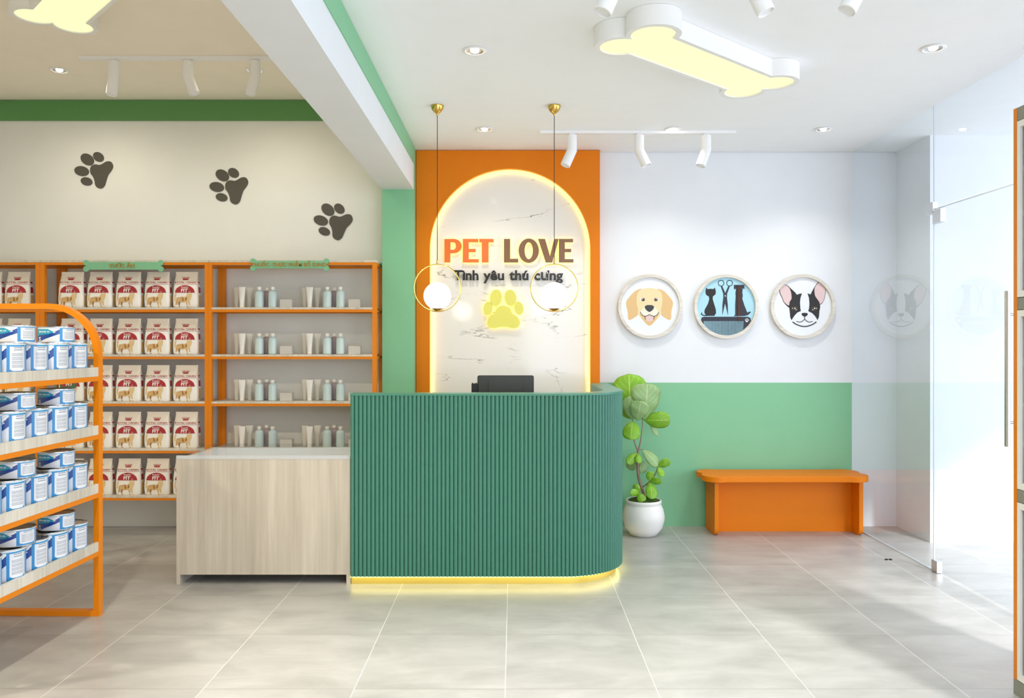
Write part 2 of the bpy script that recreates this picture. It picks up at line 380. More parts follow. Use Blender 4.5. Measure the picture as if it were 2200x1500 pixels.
# ------------------------------------------------------------------ raised lettering (measured off the photo)
LD=6.052
def L4(x,y): return (X_(860+x/3.75,LD),Z_(480+y/3.75,LD))
def letters(polys,rings,name,m,label,cat='sign'):
    b=MB(); h=MB()
    for p in polys:
        q=[L4(*c) for c in p]; b.prism(q,LD,LD+.012,'y'); h.prism(q,LD+.014,LD+.017,'y')
    for (o,i,closed) in rings:
        o=[L4(*c) for c in o]; i=[L4(*c) for c in i]; b.ring(o,i,LD,LD+.012,'y',closed=closed); h.ring(o,i,LD+.014,LD+.017,'y',closed=closed)
    xs=[v[0] for v in b.v]; zs=[v[2] for v in b.v]
    t=empty(name,((min(xs)+max(xs))/2,LD,min(zs))); tag(t,label,cat)
    b.build('raised_lettering',m,t); h.build('backlight',M_halo,t); return t
def E(x0,x1,xm,s=50): return [(x0,125),(x1-3,125),(x1-3,152),(x0+s,152),(x0+s,205),(xm,205),(xm,232),(x0+s,232),(x0+s,288),(x1,288),(x1,315),(x0,315)]
Pb_o=[(405,125)]+circ(430,183,65,58,17,-pi/2,pi/2)+[(403,241)]
Pb_i=[(405,152)]+circ(428,182,20,30,17,-pi/2,pi/2)+[(403,212)]
letters([[(355,126),(405,126),(403,315),(355,315)],E(504,632,608,48),[(636,125),(752,125),(752,152),(712,152),(711,315),(657,315),(656,152),(636,152)]],[(Pb_o,Pb_i,False)],'shop_sign_lettering',M_pet,'raised orange capital letters PET on the marble, glowing from behind')
letters([[(835,125),(885,125),(885,285),(950,285),(950,315),(835,315)],[(1110,125),(1166,125),(1206,262),(1240,125),(1277,125),(1225,315),(1172,315)],E(1278,1395,1377,48)],[(circ(1035,220,82,98,48),circ(1035,220,33,68,48),True)],'shop_sign_lettering',M_love,'raised brown capital letters LOVE on the marble beside the orange letters')
t=empty('tagline_lettering',(X_(1092,LD),LD,Z_(601.3,LD))); tag(t,'black raised Vietnamese tagline under the big letters on marble','sign')
for wd,p0,p1 in (('Tình',975,1028),('yêu',1038,1083),('thú',1094,1135.5),('cưng',1147.5,1209.5)):
    tm=text_mb(wd,bold=.030,depth=.010,res=4); xs=[v[0] for v in tm.v]; sx=(X_(p1,LD)-X_(p0,LD))/(max(xs)-min(xs)); sz=(Z_(580,LD)-Z_(601.3,LD))/.73
    b=MB(); cx=X_((p0+p1)/2,LD); zb=Z_(601.3,LD); b.add(tm,lambda p:(cx+p[0]*sx,LD+p[1],zb+p[2]*sz)); b.build('raised_lettering',M_tag,t)
# paw logo
pp=[]; 
for c in (((770,600),48,68,.12),((888,600),48,66,-.12),((706,685),37,55,.18),((955,683),37,54,-.18)): pp.append(circ(c[0][0],c[0][1],c[1],c[2],28,rot=c[3]))
pp.append(smoothpoly([(830,662),(880,680),(900,722),(945,755),(965,800),(945,838),(900,845),(860,835),(800,835),(765,845),(718,838),(700,800),(718,755),(755,725),(785,680)],5))
b=MB(); h=MB()
for p in pp: q=[L4(*c) for c in p]; b.prism(q,LD,LD+.012,'y'); h.prism(q,LD+.014,LD+.017,'y')
t=empty('paw_logo',(X_(1081,LD),LD,Z_(706,LD))); tag(t,'glowing yellow-green paw emblem on the marble below the lettering','sign'); b.build('raised_emblem',M_logo,t); h.build('backlight',M_halo,t)

# wall paws
pawtoes=[((160,143),52,38,-.6),((240,125),42,32,-.6),((120,226),53,35,-.2),((155,300),43,29,-.25)]
pawpad=[(180,215),(190,190),(215,178),(250,182),(275,170),(300,157),(330,160),(345,190),(335,220),(310,255),(298,290),(285,330),(262,350),(235,345),(217,325),(212,295),(200,265),(185,245)]
def wallpaw(dx,dy,rot,label):
    b=MB()
    def T(p):
        x,y=p[0]-205,p[1]-220; x,y=x*cos(rot)-y*sin(rot),x*sin(rot)+y*cos(rot)
        return (X_(140+(x+205+dx)*.3,D),Z_(300+(y+220+dy)*.3,D))
    for c,rx,ry,r in pawtoes: b.prism([T(p) for p in circ(c[0],c[1],rx,ry,28,rot=-r)],D-.005,D-.0003,'y')
    b.prism([T(p) for p in smoothpoly(pawpad,4)],D-.005,D-.0003,'y')
    o=b.build('paw_print_decal',M_pawgrey); tag(o,label,'wall decal','paw prints on the cream wall')
wallpaw(0,0,0,'charcoal paw print on the cream wall, leftmost and highest of the three')
wallpaw(967,114,0,'charcoal paw print in the middle of the three on the cream wall')
wallpaw(1712,365,.13,'charcoal paw print lowest of the three, beside the green column')

# ------------------------------------------------------------------ counter
RX=.68; RR=.39; FD=4.60; LX=-.944; BD=5.80
def cpath(off,step=.004,end=BD):
    """outer line of the counter moved inwards by off"""
    pts=[]; L1=RX-RR-LX; L2=RR*pi/2; L3=end-(FD+RR); T=L1+L2+L3
    n=max(2,int(round(T/step)))
    for k in range(n+1):
        s=T*k/n
        if s<L1: pts.append(((LX+s),FD,0,-1))
        elif s<L1+L2:
            a=(s-L1)/RR; pts.append((RX-RR+RR*sin(a),FD+RR-RR*cos(a),sin(a),-cos(a)))
        else: pts.append((RX,FD+RR+(s-L1-L2),1,0))
    return [(p[0]-p[2]*(off if not callable(off) else off(T*k/n)),p[1]-p[3]*(off if not callable(off) else off(T*k/n))) for k,p in enumerate(pts)]
L1=RX-RR-LX;T=L1+RR*pi/2+BD-FD-RR; NF=round(T/.0240); per=T/NF; fr=per/2
def flute(s):
    u=((s/per)%1)*2-1
    if abs(abs(u)-1)<1e-4: return fr*1.0
    return fr*(1-math.sqrt(max(0,1-u*u*.97)))
ct=empty('reception_counter',(-.1,FD+.1,0)); tag(ct,'dark teal fluted reception counter with curved corner and glowing brass base','counter')
prof=cpath(flute,per/14*1.00001)
b=MB(); n=len(prof); b.v=[(x,y,.05) for x,y in prof]+[(x,y,1.098) for x,y in prof]
for k in range(n-1): b.f.append([k,k+1,n+k+1,n+k]); b.m.append(0)
b.build('fluted_panel',M_teal,ct,smooth=50)
b=MB(); b.ring(cpath(.0125,.02),cpath(.118,.02),.05,1.098,'z',closed=False); b.build('inner_panel',M_teal,ct,smooth=40)
b=MB(); b.ring(cpath(-.001,.02),cpath(.12,.02),1.098,1.11,'z',closed=False); b.build('top_cap',M_tealtop,ct,smooth=40)
b=MB(); b.ring(cpath(.04,.02),cpath(.06,.02),0.0,.049,'z',closed=False); b.build('kick_plate',M_kick,ct,smooth=40)
b=MB(); b.ring(cpath(.022,.02),cpath(.032,.02),.043,.0495,'z',closed=False); b.build('led_strip',M_ledk,ct,smooth=40)
b=MB(); b.box(LX+.02,.54,FD+.122,FD+.62,.72,.75); b.build('worktop',M_woodh,ct)
for x in (LX+.02,.50): b=MB(); b.box(x,x+.02,FD+.14,FD+.6,0,.72); b.build('worktop_support',M_woodv,ct)
# monitor seen from behind
md=5.02; t=empty('monitor',(X_(1086,md),md+.05,.75)); tag(t,'black monitor seen from behind over the reception counter','monitor')
mx0,mx1=X_(1025.5,md),X_(1147,md); mz1=Z_(807,md); mz0=mz1-.255
def rrect(x0,x1,z0,z1,r,n=6):
    o=[]
    for cx,cz,a in ((x1-r,z1-r,0),(x0+r,z1-r,pi/2),(x0+r,z0+r,pi),(x1-r,z0+r,3*pi/2)):
        for k in range(n+1): q=a+pi/2*k/n; o.append((cx+r*cos(q),cz+r*sin(q)))
    return o
b=MB(); b.prism(rrect(mx0,mx1,mz0,mz1,.012),md+.012,md+.03,'y'); b.build('bezel',M_black,t)
b=MB(); b.prism(rrect(mx0+.006,mx1-.006,mz0+.006,mz1-.006,.01),md,md+.012,'y')
b.prism(rrect(mx0+.07,mx1-.07,mz0+.05,mz1-.028,.02),md-.008,md,'y'); b.build('back_cover',M_dark,t,bevel=.002)
b=MB(); b.box(X_(1072,md),X_(1100,md),md+.02,md+.045,.765,mz0+.06); b.build('stand_neck',M_black,t)
b=MB(); b.prism(circ((mx0+mx1)/2,md+.06,.12,.08,32),.75,.766,'z'); b.build('stand_base',M_black,t)
b=MB(); b.prism(rrect(X_(1013,md),X_(1027,md),mz0+.02,Z_(824,md),.004),md-.004,md+.026,'y'); b.box(X_(1014,md),X_(1016,md),md,md+.01,Z_(824,md),Z_(822.3,md)); b.box(X_(1022,md),X_(1024,md),md,md+.01,Z_(824,md),Z_(822.3,md)); b.build('card_reader',M_black,t)

# ------------------------------------------------------------------ wooden display case
cx0,cx1,cy0,cy1=-1.957,-.948,4.624,5.173
t=empty('display_case',((cx0+cx1)/2,(cy0+cy1)/2,0)); tag(t,'pale wood display case with glass top left of the teal counter','display case')
b=MB(); b.box(cx0+.022,cx1-.022,cy0,cy0+.02,.057,.727); b.build('front_panel',M_woodv,t)
for x in (cx0,cx1-.022): b=MB(); b.box(x,x+.022,cy0+.001,cy1,0,.727); b.build('side_panel',M_woodv,t)
b=MB(); b.box(cx0+.022,cx1-.022,cy1-.02,cy1,.057,.727); b.build('back_panel',M_woodv,t)
b=MB(); b.box(cx0+.022,cx1-.022,cy0+.02,cy1-.02,.60,.615); b.box(cx0+.022,cx0+.06,cy0+.02,cy1-.02,.615,.727); b.box(cx0+.06,cx1-.022,cy1-.06,cy1-.02,.615,.727); b.build('inner_tray',M_white,t,label='white inner tray')
b=MB(); b.box(cx0,cx1,cy0,cy1,.728,.749); o=b.build('glass_top',M_glassC,t)
b=MB(); b.box(cx0,cx1,cy0-.0015,cy0-.0003,.7275,.7495); b.build('glass_edge',mat('polished_glass_edge',(196,198,196),.15),t)

# ------------------------------------------------------------------ wall shelving
SD=5.78; TOPZ=[.294+.342*k for k in range(6)]
def shelf_unit(x0,x1,pl,pr,label):
    t=empty('shelving_unit',((x0+x1)/2,SD+.15,0)); tag(t,label,'shelving unit','orange framed shelving along the cream wall')
    yb=D-.016
    for x,w in ((x0,pl),(x1-pr,pr)):
        b=MB(); b.box(x,x+w,SD,SD+.03,0,TOPZ[-1]-.016); b.build('post',M_orframe,t)
        b=MB(); b.box(x,x+w,yb-.03,yb,0,TOPZ[-1]-.016); b.build('post',M_orframe,t)
    for z in TOPZ:
        b=MB(); b.box(x0+pl if z<TOPZ[-1] else x0,x1-pr if z<TOPZ[-1] else x1,SD-.001,yb,z-.015,z); b.build('shelf_board',M_woodh,t)
        b=MB(); b.box(x0+pl,x1-pr,SD,SD+.025,z-.034,z-.0155); b.box(x0+pl,x1-pr,yb-.025,yb,z-.034,z-.0155)
        for x in (x0,x1-pr): b.box(x+(.004 if x==x0 else 0),x+(pl if x==x0 else pr)-(.004 if x!=x0 else 0),SD+.03,yb-.03,z-.034,z-.0155)
        b.build('shelf_frame',M_orframe,t)
    return t
UX=[-4.66,-3.437,-2.215,-.993]
shelf_unit(UX[0],UX[1]-.001,.03,.031,'orange framed shelving unit at the left edge, behind the arched rack')
shelf_unit(UX[1],UX[2]-.001,.033,.025,'orange framed shelving unit in the middle, full of pet food bags')
shelf_unit(UX[2],UX[3],.025,.031,'orange framed shelving unit with tubes and bottles, beside green column')
# bone signs
def bone_outline(L,W,r,v,n=10):
    """bone centred on the origin; L lobe-centre half length, W shaft half width, r lobe radius, v lobe offset"""
    q=[]
    def arc(cx,cy,a0,a1): 
        for k in range(n+1): a=a0+(a1-a0)*k/n; q.append((cx+r*cos(a),cy+r*sin(a)))
    aj=math.asin(max(-1,min(1,(W-v)/r)))     # meets the shaft
    an=math.asin(min(1,v/r)) if v<r else pi/2 # meets the other lobe
    arc(L,-v,-pi-aj*-1 if False else pi+aj*1,2*pi+an)  # lower right, from shaft to notch
    q2=[]
    arc(L,v,-an,pi-aj)
    arc(-L,v,aj,pi+an)
    arc(-L,-v,pi-an,2*pi-aj)
    return q
def bone(L,W,r,v,n=10):
    return bone_outline(L,W,r,v,n)
def sign(px0,px1,py0,py1,txt,tw,tpx,label):
    d=SD-.014; x0,x1,z1,z0=X_(px0,d),X_(px1,d),Z_(py0,d),Z_(py1,d); cx,cz=(x0+x1)/2,(z0+z1)/2
    r=.021; b=MB(); b.prism([(cx+p[0],cz+p[1]) for p in bone((x1-x0)/2-r,.028,r,(z1-z0)/2-r+.004,8)],d,d+.012,'y')
    t=empty('shelf_sign',(cx,d,z0)); tag(t,label,'sign','bone shaped shelf signs'); b.build('board',M_green,t,bevel=.002)
    tm=text_mb(txt,bold=.012,depth=.004,res=3); xs=[v[0] for v in tm.v]; s=(tw*d/F)/(max(xs)-min(xs)); bx=X_(tpx,d)
    b=MB(); b.add(tm,lambda p:(bx+p[0]*s,d-.004+p[1],cz-.014+p[2]*.04)); b.build('lettering',M_gold,t)
sign(178,351,559.5,583,'THỨC ĂN',54,262,'green bone-shaped shelf sign reading THỨC ĂN')
sign(537,707,556,581.5,'THUỐC -THỰC PHẨM BỔ SUNG',160,620,'green bone-shaped shelf sign reading THUỐC -THỰC PHẨM BỔ SUNG')

# ------------------------------------------------------------------ food bag
BH=.262
def bagdims(z):
    K=[(0,.085,.034),(.012,.092,.041),(.06,.094,.043),(.13,.091,.040),(.18,.087,.033),(.215,.083,.021),(.24,.081,.008),(BH,.083,.003)]
    for a,b_ in zip(K,K[1:]):
        if z<=b_[0]: t=(z-a[0])/(b_[0]-a[0]); t=t*t*(3-2*t); return a[1]+(b_[1]-a[1])*t, a[2]+(b_[2]-a[2])*t
    return K[-1][1:]
def bfront(x,z,o=.0012):
    hw,hd=bagdims(max(0,min(BH,z))); u=min(.999,abs(x)/hw); return -(hd*(1-u**5)**.2)-o
def make_bag(name,green=False):
    b=MB(); NZ=22; NA=40; idx=len(b.v)
    zz=[BH*k/NZ for k in range(NZ+1)]
    for z in zz:
        hw,hd=bagdims(z)
        for j in range(NA):
            a=2*pi*j/NA; ca,sa=cos(a),sin(a); e=.42
            b.v.append((hw*math.copysign(abs(ca)**e,ca),hd*math.copysign(abs(sa)**e,sa),z))
    for k in range(NZ):
        for j in range(NA): b.f.append([k*NA+j,k*NA+(j+1)%NA,(k+1)*NA+(j+1)%NA,(k+1)*NA+j]); b.m.append(0 if zz[k]<.17 else 1)
    b.f.append(list(range(NA))[::-1]); b.f.append([NZ*NA+j for j in range(NA)]); b.m+=[0,1]
    mid=len(b.f)
    def flat(pts,m,o=.0014):     # print on the front, following the bulge
        xs=[p[0] for p in pts]; n=len(pts); i=len(b.v)
        b.v+=[(p[0],bfront(p[0],p[1],o),p[1]) for p in pts]; b.f.append(list(range(i,i+n))); b.m.append(m)
    def strips(x0,x1,zlo,zhi,m,n=12,o=.0014):
        for k in range(n):
            a=x0+(x1-x0)*k/n; c=x0+(x1-x0)*(k+1)/n
            z=[zlo,(zlo+zhi(a))/2,zhi(a)] if callable(zhi) else [zlo,zhi]; z2=[zlo,(zlo+zhi(c))/2,zhi(c)] if callable(zhi) else [zlo,zhi]
            for q in range(len(z)-1):
                if z[q+1]-z[q]<1e-5 and z2[q+1]-z2[q]<1e-5: continue
                flat([(a,z[q]),(c,z2[q]),(c,z2[q+1]),(a,z[q+1])],m,o)
    dome=lambda x:.107+.055*math.sqrt(max(0,1-(x/.073)**2))
    strips(-.073,.073,.107,dome,2,20)
    strips(-.086,.084,.1685,.1712,2)
    def txt(s,cx,z,w,h,m,bold=.0,o=.0022,shear=0):
        tm=text_mb(s,width=w,height=h,bold=bold,res=1,shear=shear); b.add(tm,lambda p:(cx+p[0],bfront(cx+p[0],z+p[2],o),z+p[2]),m)
    txt('ROYAL CANIN',0,.1765,.152,.0135,2,.012)
    txt('Regular',0,.1435,.052,.010,3,.015)
    txt('FIT',-.002,.113,.052,.0245,3,.03,shear=.1)
    txt('32',.036,.113,.012,.006,3,.01)
    # crown
    for k in range(5):
        a=(k-2)*.0115; flat([(a*.55-.0042,.203),(a*.55+.0042,.203),(a+.0022,.2185),(a-.0022,.2185)],2,.002)
        c=circ(a,.2205,.0028,.0028,8); flat(c,2,.002)
    flat([(-.020,.2005),(.020,.2005),(.021,.2045),(-.021,.2045)],2,.002)
    if green:
        for k in range(10):
            pass
        b2=circ(-.012,.118,.062,.05,28); flat(b2,7,.0032)
    # cat
    bp=bfront
    flat([(-.073,.045),(-.066,.052),(-.066,.08),(-.060,.098),(-.068,.104),(-.076,.085),(-.078,.06)],6)
    for poly,m in (([(-.058,.07),(-.02,.078),(.004,.076),(.008,.04),(-.02,.036),(-.045,.042),(-.064,.046)],4),
                   ([(.004,.076),(.016,.092),(.018,.108),(.028,.100),(.040,.101),(.050,.108),(.052,.09),(.050,.074),(.044,.06),(.030,.036),(.008,.04)],6),
                   ([(.008,.04),(.018,.04),(.022,.012),(.024,.0),(.012,.0),(.014,.016)],4),([(.026,.04),(.038,.05),(.040,.02),(.044,.002),(.034,.001),(.030,.02)],6),
                   ([(-.064,.046),(-.048,.042),(-.050,.028),(-.066,.006),(-.076,.002),(-.080,.006),(-.066,.02)],4),([(-.045,.042),(-.030,.038),(-.036,.02),(-.034,.004),(-.044,.002),(-.046,.02)],5),
                   ([(-.02,.072),(-.012,.074),(-.004,.055),(-.012,.044),(-.018,.05)],5),([(.006,.07),(.016,.078),(.018,.06),(.012,.048),(.004,.05)],5)):
        flat(poly,m,.0016 if m!=5 else .002)
    # the print wraps onto the right flank
    for z0,z1,m in ((.107,.15,2),(.1685,.1712,2),(.178,.19,2),(.012,.09,4)):
        w=.6
        for k in range(4):
            za,zb_=z0+(z1-z0)*k/4,z0+(z1-z0)*(k+1)/4
            ha,hb=bagdims(za),bagdims(zb_)
            q=[(ha[0]+.0012,-ha[1]*.45,za),(ha[0]+.0012,ha[1]*.35,za),(hb[0]+.0012,hb[1]*.35,zb_),(hb[0]+.0012,-hb[1]*.45,zb_)]
            b.face(q,m)
    me=b.build(name,[M_bag,M_bagtop,M_red,M_bagw,M_cat,M_cat2,M_cat3,M_gsticker],smooth=55)
    return me
bagA=make_bag('pet_food_bag'); bagG=make_bag('pet_food_bag',True)
rowname=['lowest','second-lowest','middle','second-highest','top']
used={'A':False,'G':False}
ordn=['first','second','third','fourth','fifth']
BX=[X_(152.5+61.6*k,5.82) for k in range(5)]
for r in range(5):
    z=TOPZ[r]
    for k in range(5):
        key='G' if (r==2 and k==0) else 'A'; src=bagG if key=='G' else bagA
        o=src if not used[key] else src.copy()
        if used[key]: COL.objects.link(o)
        used[key]=True
        o.location=(BX[k],5.845,z+.0005); o.rotation_euler=(0,0,0)
        lab='white food bag with a dark green round patch, middle shelf behind the arched rack' if key=='G' else f'red and white cat food bag, {rowname[r]} row of middle unit, {ordn[k]} from left'
        tag(o,lab,'pet food bag','pet food bags on the shelves')
    for k,px in enumerate((37.5,-24)):
        o=bagA.copy(); COL.objects.link(o); o.location=(X_(px,5.82),5.845,z+.0005)
        tag(o,f'red and white cat food bag, {rowname[r]} row of leftmost unit, '+('beside the orange post' if k==0 else 'cut by the photo edge'),'pet food bag','pet food bags on the shelves')

# ------------------------------------------------------------------ toiletries
def make_tube(m,name='squeeze_tube'):
    t=empty(name,(0,0,0)); b=MB(); n=28; K=[(.02,.017,.017),(.05,.019,.0165),(.1,.0225,.012),(.14,.0255,.005),(.153,.0265,.0015)]
    for z,a,c in K:
        for j in range(n): q=2*pi*j/n; b.v.append((a*cos(q),c*sin(q),z))
    for k in range(len(K)-1):
        for j in range(n): b.f.append([k*n+j,k*n+(j+1)%n,(k+1)*n+(j+1)%n,(k+1)*n+j]); b.m.append(0)
    b.f+= [list(range(n))[::-1],[(len(K)-1)*n+j for j in range(n)]]; b.m+=[0,0]
    b.build('body',m,t,smooth=60); c=MB(); c.lathe([(.0165,0),(.0175,.002),(.0175,.018),(.016,.0199)],(0,0,0),24); c.build('cap',M_cap if m is M_tube else M_tubeb,t,smooth=40); return t
def make_bottle(m):
    t=empty('bottle',(0,0,0)); b=MB(); b.lathe([(.027,0),(.0315,.003),(.032,.01),(.032,.105),(.030,.116),(.022,.125),(.012,.128),(.012,.132)],(0,0,0),32); b.build('body',m,t,smooth=50)
    c=MB(); c.lathe([(.0150,.1325),(.0155,.134),(.0155,.152),(.0135,.154)],(0,0,0),24); c.build('cap',M_cap,t,smooth=40); return t
tb1,tb2,bt1,bt2=make_tube(M_tube),make_tube(M_tubeb),make_bottle(M_bottle),make_bottle(M_bottlep)
c=MB(); c.box(-.044,.044,-.03,.03,0,.060); bx1=c.build('carton',M_box,bevel=.0015)
proto={'t':(tb1,kids_of(tb1)),'u':(tb2,kids_of(tb2)),'b':(bt1,kids_of(bt1)),'p':(bt2,kids_of(bt2)),'c':(bx1,[])}
usedp=set()
def place(k,x,y,z,lab,cat,grp,rz=0):
    src,kd=proto[k]
    if k in usedp: o=copy_fast(src,kd)
    else: o=src; usedp.add(k)
    o.location=(x,y,z); o.rotation_euler=(0,0,rz); tag(o,lab,cat,grp)
def xs_(px,d): return X_(px,d)
for r in range(1,5):
    z=TOPZ[r]+.0005; rn={4:'top',3:'second',2:'third',1:'fourth'}[r]
    for g,off in ((0,0),(1,146)):
        gn='left' if g==0 else 'right'; w=f'{gn} half of {rn} toiletry shelf'
        yf,yb=5.86,5.93
        # tubes: back left, front, back right
        place('u',X_(509+off,yb),yb,z,f'pale tube at rear left of tube trio, {w}','tube','squeeze tubes on the right unit')
        place('t',X_((520 if g==0 else 519)+off,yf),yf,z,f'bright white front tube of tube trio, {w}','tube','squeeze tubes on the right unit')
        place('u',X_(536+off,yb),yb,z,f'pale tube at rear right of tube trio, {w}','tube','squeeze tubes on the right unit',.15)
        place('b',X_(557+off,yf),yf,z,f'aqua bottle next to the tubes, {w}','bottle','bottles on the right unit')
        place('p',X_((573 if g==0 else 572)+off,yb+.02),yb+.02,z,f'mauve bottle behind the aqua pair, {w}','bottle','bottles on the right unit')
        place('b',X_((586 if g==0 else 585.5)+off,yf),yf,z,f'aqua bottle next to the carton, {w}','bottle','bottles on the right unit')
        place('c',X_((616.5 if g==0 else 617)+off,yf),yf,z,f'small plain grey carton beside the bottles, {w}','carton','cartons on the right unit')

# ------------------------------------------------------------------ arched rack with cans
GXr,GY1=-2.124,4.12; GW=.783; GLn=1.02; Gtop=1.605; GR=.267; rotg=R(1.4)
piv=Vector((GXr,GY1,0))
def G(p):     # rack is turned slightly about its far right foot
    v=Vector(p)-piv; c,s=cos(-rotg),sin(-rotg); return (piv.x+v.x*c-v.y*s,piv.y+v.x*s+v.y*c,p[2])
rk=empty('display_rack',(GXr-GW/2,GY1-GLn/2,0)); tag(rk,'orange arched metal display rack full of blue cans at left','display rack')
def arch_frame(y0,y1):
    tw=.028
    def path(o):
        x0,x1=GXr-GW+o,GXr-o; r=GR-o; zt=Gtop-o
        return [(x1,0.0+o)]+[(x1-r+r*cos(a),zt-r+r*sin(a)) for a in [pi/2*k/14 for k in range(15)]]+[(x0+r+r*cos(a),zt-r+r*sin(a)) for a in [pi/2+pi/2*k/14 for k in range(15)]]+[(x0,0.0+o)]
    b=MB(); b.ring(path(0),path(tw),y0,y1,'y',closed=True)
    return b
for y0,y1 in ((GY1-.038,GY1),(GY1-GLn,GY1-GLn+.038)):
    q=arch_frame(y0,y1); b=MB(); b.add(q,G); b.build('end_frame',M_orframe,rk,smooth=30)
liptop=[.382,.681,.980,1.278]
ya,yb=GY1-GLn+.038,GY1-.038
for z in liptop:
    b=MB(); q=MB(); q.box(GXr-GW+.028,GXr-.006,ya,yb,z-.030,z-.015); b.add(q,G); b.build('shelf_board',M_woodh,rk)
    for x0,x1 in ((GXr-.022,GXr-.004),(GXr-GW+.004,GXr-GW+.022)):
        b=MB(); q=MB(); 
        q.box(x0+.004,x1+.002,ya,yb,z-.047,z); b.add(q,G); b.build('shelf_lip',M_woodh,rk)
    b=MB(); q=MB()
    for x0,x1 in ((GXr-.028,GXr-.002),(GXr-GW+.002,GXr-GW+.028)): q.box(x0,x1,ya,yb,z-.071,z-.0475)
    q.box(GXr-GW+.028,GXr-.028,yb-.03,yb-.005,z-.071,z-.0475); b.add(q,G); b.build('shelf_rail',M_orframe,rk)
def pip(x,y,poly):
    c=False; j=len(poly)-1
    for i in range(len(poly)):
        if (poly[i][1]>y)!=(poly[j][1]>y) and x<(poly[j][0]-poly[i][0])*(y-poly[i][1])/(poly[j][1]-poly[i][1])+poly[i][0]: c=not c
        j=i
    return c
def make_can(r,h,name='food_can'):
    # materials: 0 blue,1 deep,2 teal,3 label,4 text,5 tin,6 white
    t=empty(name,(0,0,0)); b=MB(); NA=240; NV=56; z0,z1=.003,h-.003
    wide=h<.1
    def colour(phi,v):
        if v>.955 or v<.015: return 3
        if v>.93: return 2
        if 14<phi<70:
            cut=.10+max(0,abs(phi-42)-16)*.006
            if 17<phi<67 and cut<v<.9:
                if 22<phi<62 and .22<v<.88:
                    if v>.84 or .77<v<.80: return 4 if (28<phi<58) else 3
                    if v<.70 and int(v*48)%2==0: return 4
                return 3
            return 0
        if 70<=phi<74: return 3
        if phi<8:
            if pip(phi,v,[(-80,.88),(-30,.88),(-8,.66),(-28,.52),(-80,.42)]): return 2
            if pip(phi,v,[(-16,.72),(8,.92),(8,.86),(-8,.70)]): return 6
            if pip(phi,v,[(-14,.60),(-3,.66),(-14,.72),(-14,.69),(-7,.66),(-14,.63)]): return 6
            if pip(phi,v,[(-80,.05),(-60,.03),(8,.55),(8,.86),(-8,.70),(-28,.52),(-80,.42)]): return 1
            return 3
        return 0
    for k in range(NV+1):
        v=k/NV
        for j in range(NA):
            a=2*pi*j/NA; b.v.append((r*cos(a),r*sin(a),z0+(z1-z0)*v))
    for k in range(NV):
        for j in range(NA):
            th=(360*(j+.5)/NA+60+720)%180; th=th if th<=100 else th-180
            b.f.append([k*NA+j,k*NA+(j+1)%NA,(k+1)*NA+(j+1)%NA,(k+1)*NA+j]); b.m.append(colour(th,(k+.5)/NV))
    tm=text_mb('MOKO',bold=.02,res=1); xs=[v[0] for v in tm.v]; W=max(xs)-min(xs)
    for turn in (0,180):
        def wrap(p,c=-44,vz=.64,sx=44/W,sz=.10*h/.73,rr=r+.0004,turn=turn):
            a=R(c+p[0]*sx-60+turn); return (rr*cos(a),rr*sin(a),z0+vz*(z1-z0)+p[2]*sz)
        b.add(tm,wrap,6)
        ts=text_mb('S',bold=.02,res=2); b.add(ts,lambda p:(lambda a:((r+.0004)*cos(a),(r+.0004)*sin(a),h*.1+p[2]*.26*h/.73))(R(-62+p[0]*26-60+turn)),6)
    o=b.build('label',[M_cblue,M_cdeep,M_cteal,M_clab,M_ctext,M_tin,M_bagw],t,smooth=30)
    c=MB(); c.lathe([(r-.004,0),(r+.0012,0),(r+.0012,.003),(r+.0003,.0035)],(0,0,0),64,capt=False); c.build('bottom_rim',M_tin,t,smooth=30)
    c=MB(); c.lathe([(r+.0003,h-.0035),(r+.0014,h-.003),(r+.0014,h),(r-.003,h),(r-.0045,h-.005),(r-.016,h-.0052),(r-.018,h-.004),(r-.03,h-.004),(.001,h-.004)],(0,0,0),64,capb=False); c.build('lid',M_tin,t,smooth=30)
    return t
canA=make_can(.077,.140); canB=make_can(.079,.076)
kA,kB=kids_of(canA),kids_of(canB)
fa=fb=True
sn=['bottom','third','second','top']
cy=[3.975,3.812,3.650,3.488,3.326]
cp=['beside the orange end post','second from the end post','third from the end post','fourth from the end post','cut by the photo edge']
for r,z in enumerate(liptop):
    zb=z-.0145
    for k,y in enumerate(cy):
        o=canA if fa else copy_fast(canA,kA); fa=False
        o.location=G((-2.21,y,zb)); o.rotation_euler=(0,0,R(random.uniform(-4,4))); tag(o,f'tall blue can, lower layer on the rack\'s {sn[r]} shelf, {cp[k]}','can','blue pet food cans on the arched rack')
    for k,y in enumerate((3.852,3.548)):
        o=canB if fb else copy_fast(canB,kB); fb=False
        o.location=G((-2.205,y,zb+.1405)); o.rotation_euler=(0,0,R((3,-2)[k]+random.uniform(-2,2))); tag(o,f'short blue can stacked on the tall ones, rack\'s {sn[r]} shelf, '+('nearer the end post' if k==0 else 'farther from the end post'),'can','blue pet food cans on the arched rack')

# ------------------------------------------------------------------ bench
b0=empty('bench',(1.975,5.9,0)); tag(b0,'orange bench with a bone-shaped seat against the green wall','bench')
out=[(1.978+x,5.893+y) for x,y in bone(.497,.170,.108,.077,14)]
b=MB(); b.prism(out,.400,.441,'z'); b.build('seat',M_orange,b0,bevel=.003,smooth=30)
for x in (1.462,2.512):
    b=MB(); r=.05; y0,y1=5.785,6.06
    pts=[(y1,0.0),(y1,.400),(y0,.400)]+[(y0+r-r*cos(a),r-r*sin(a)) for a in [pi/2*k/8 for k in range(9)]]
    b.prism(pts,x,x+.03,'x'); b.build('leg_panel',M_orange,b0,bevel=.002)
b=MB(); b.box(1.492,2.512,5.925,5.945,.0,.400); b.build('apron_panel',M_orange,b0)

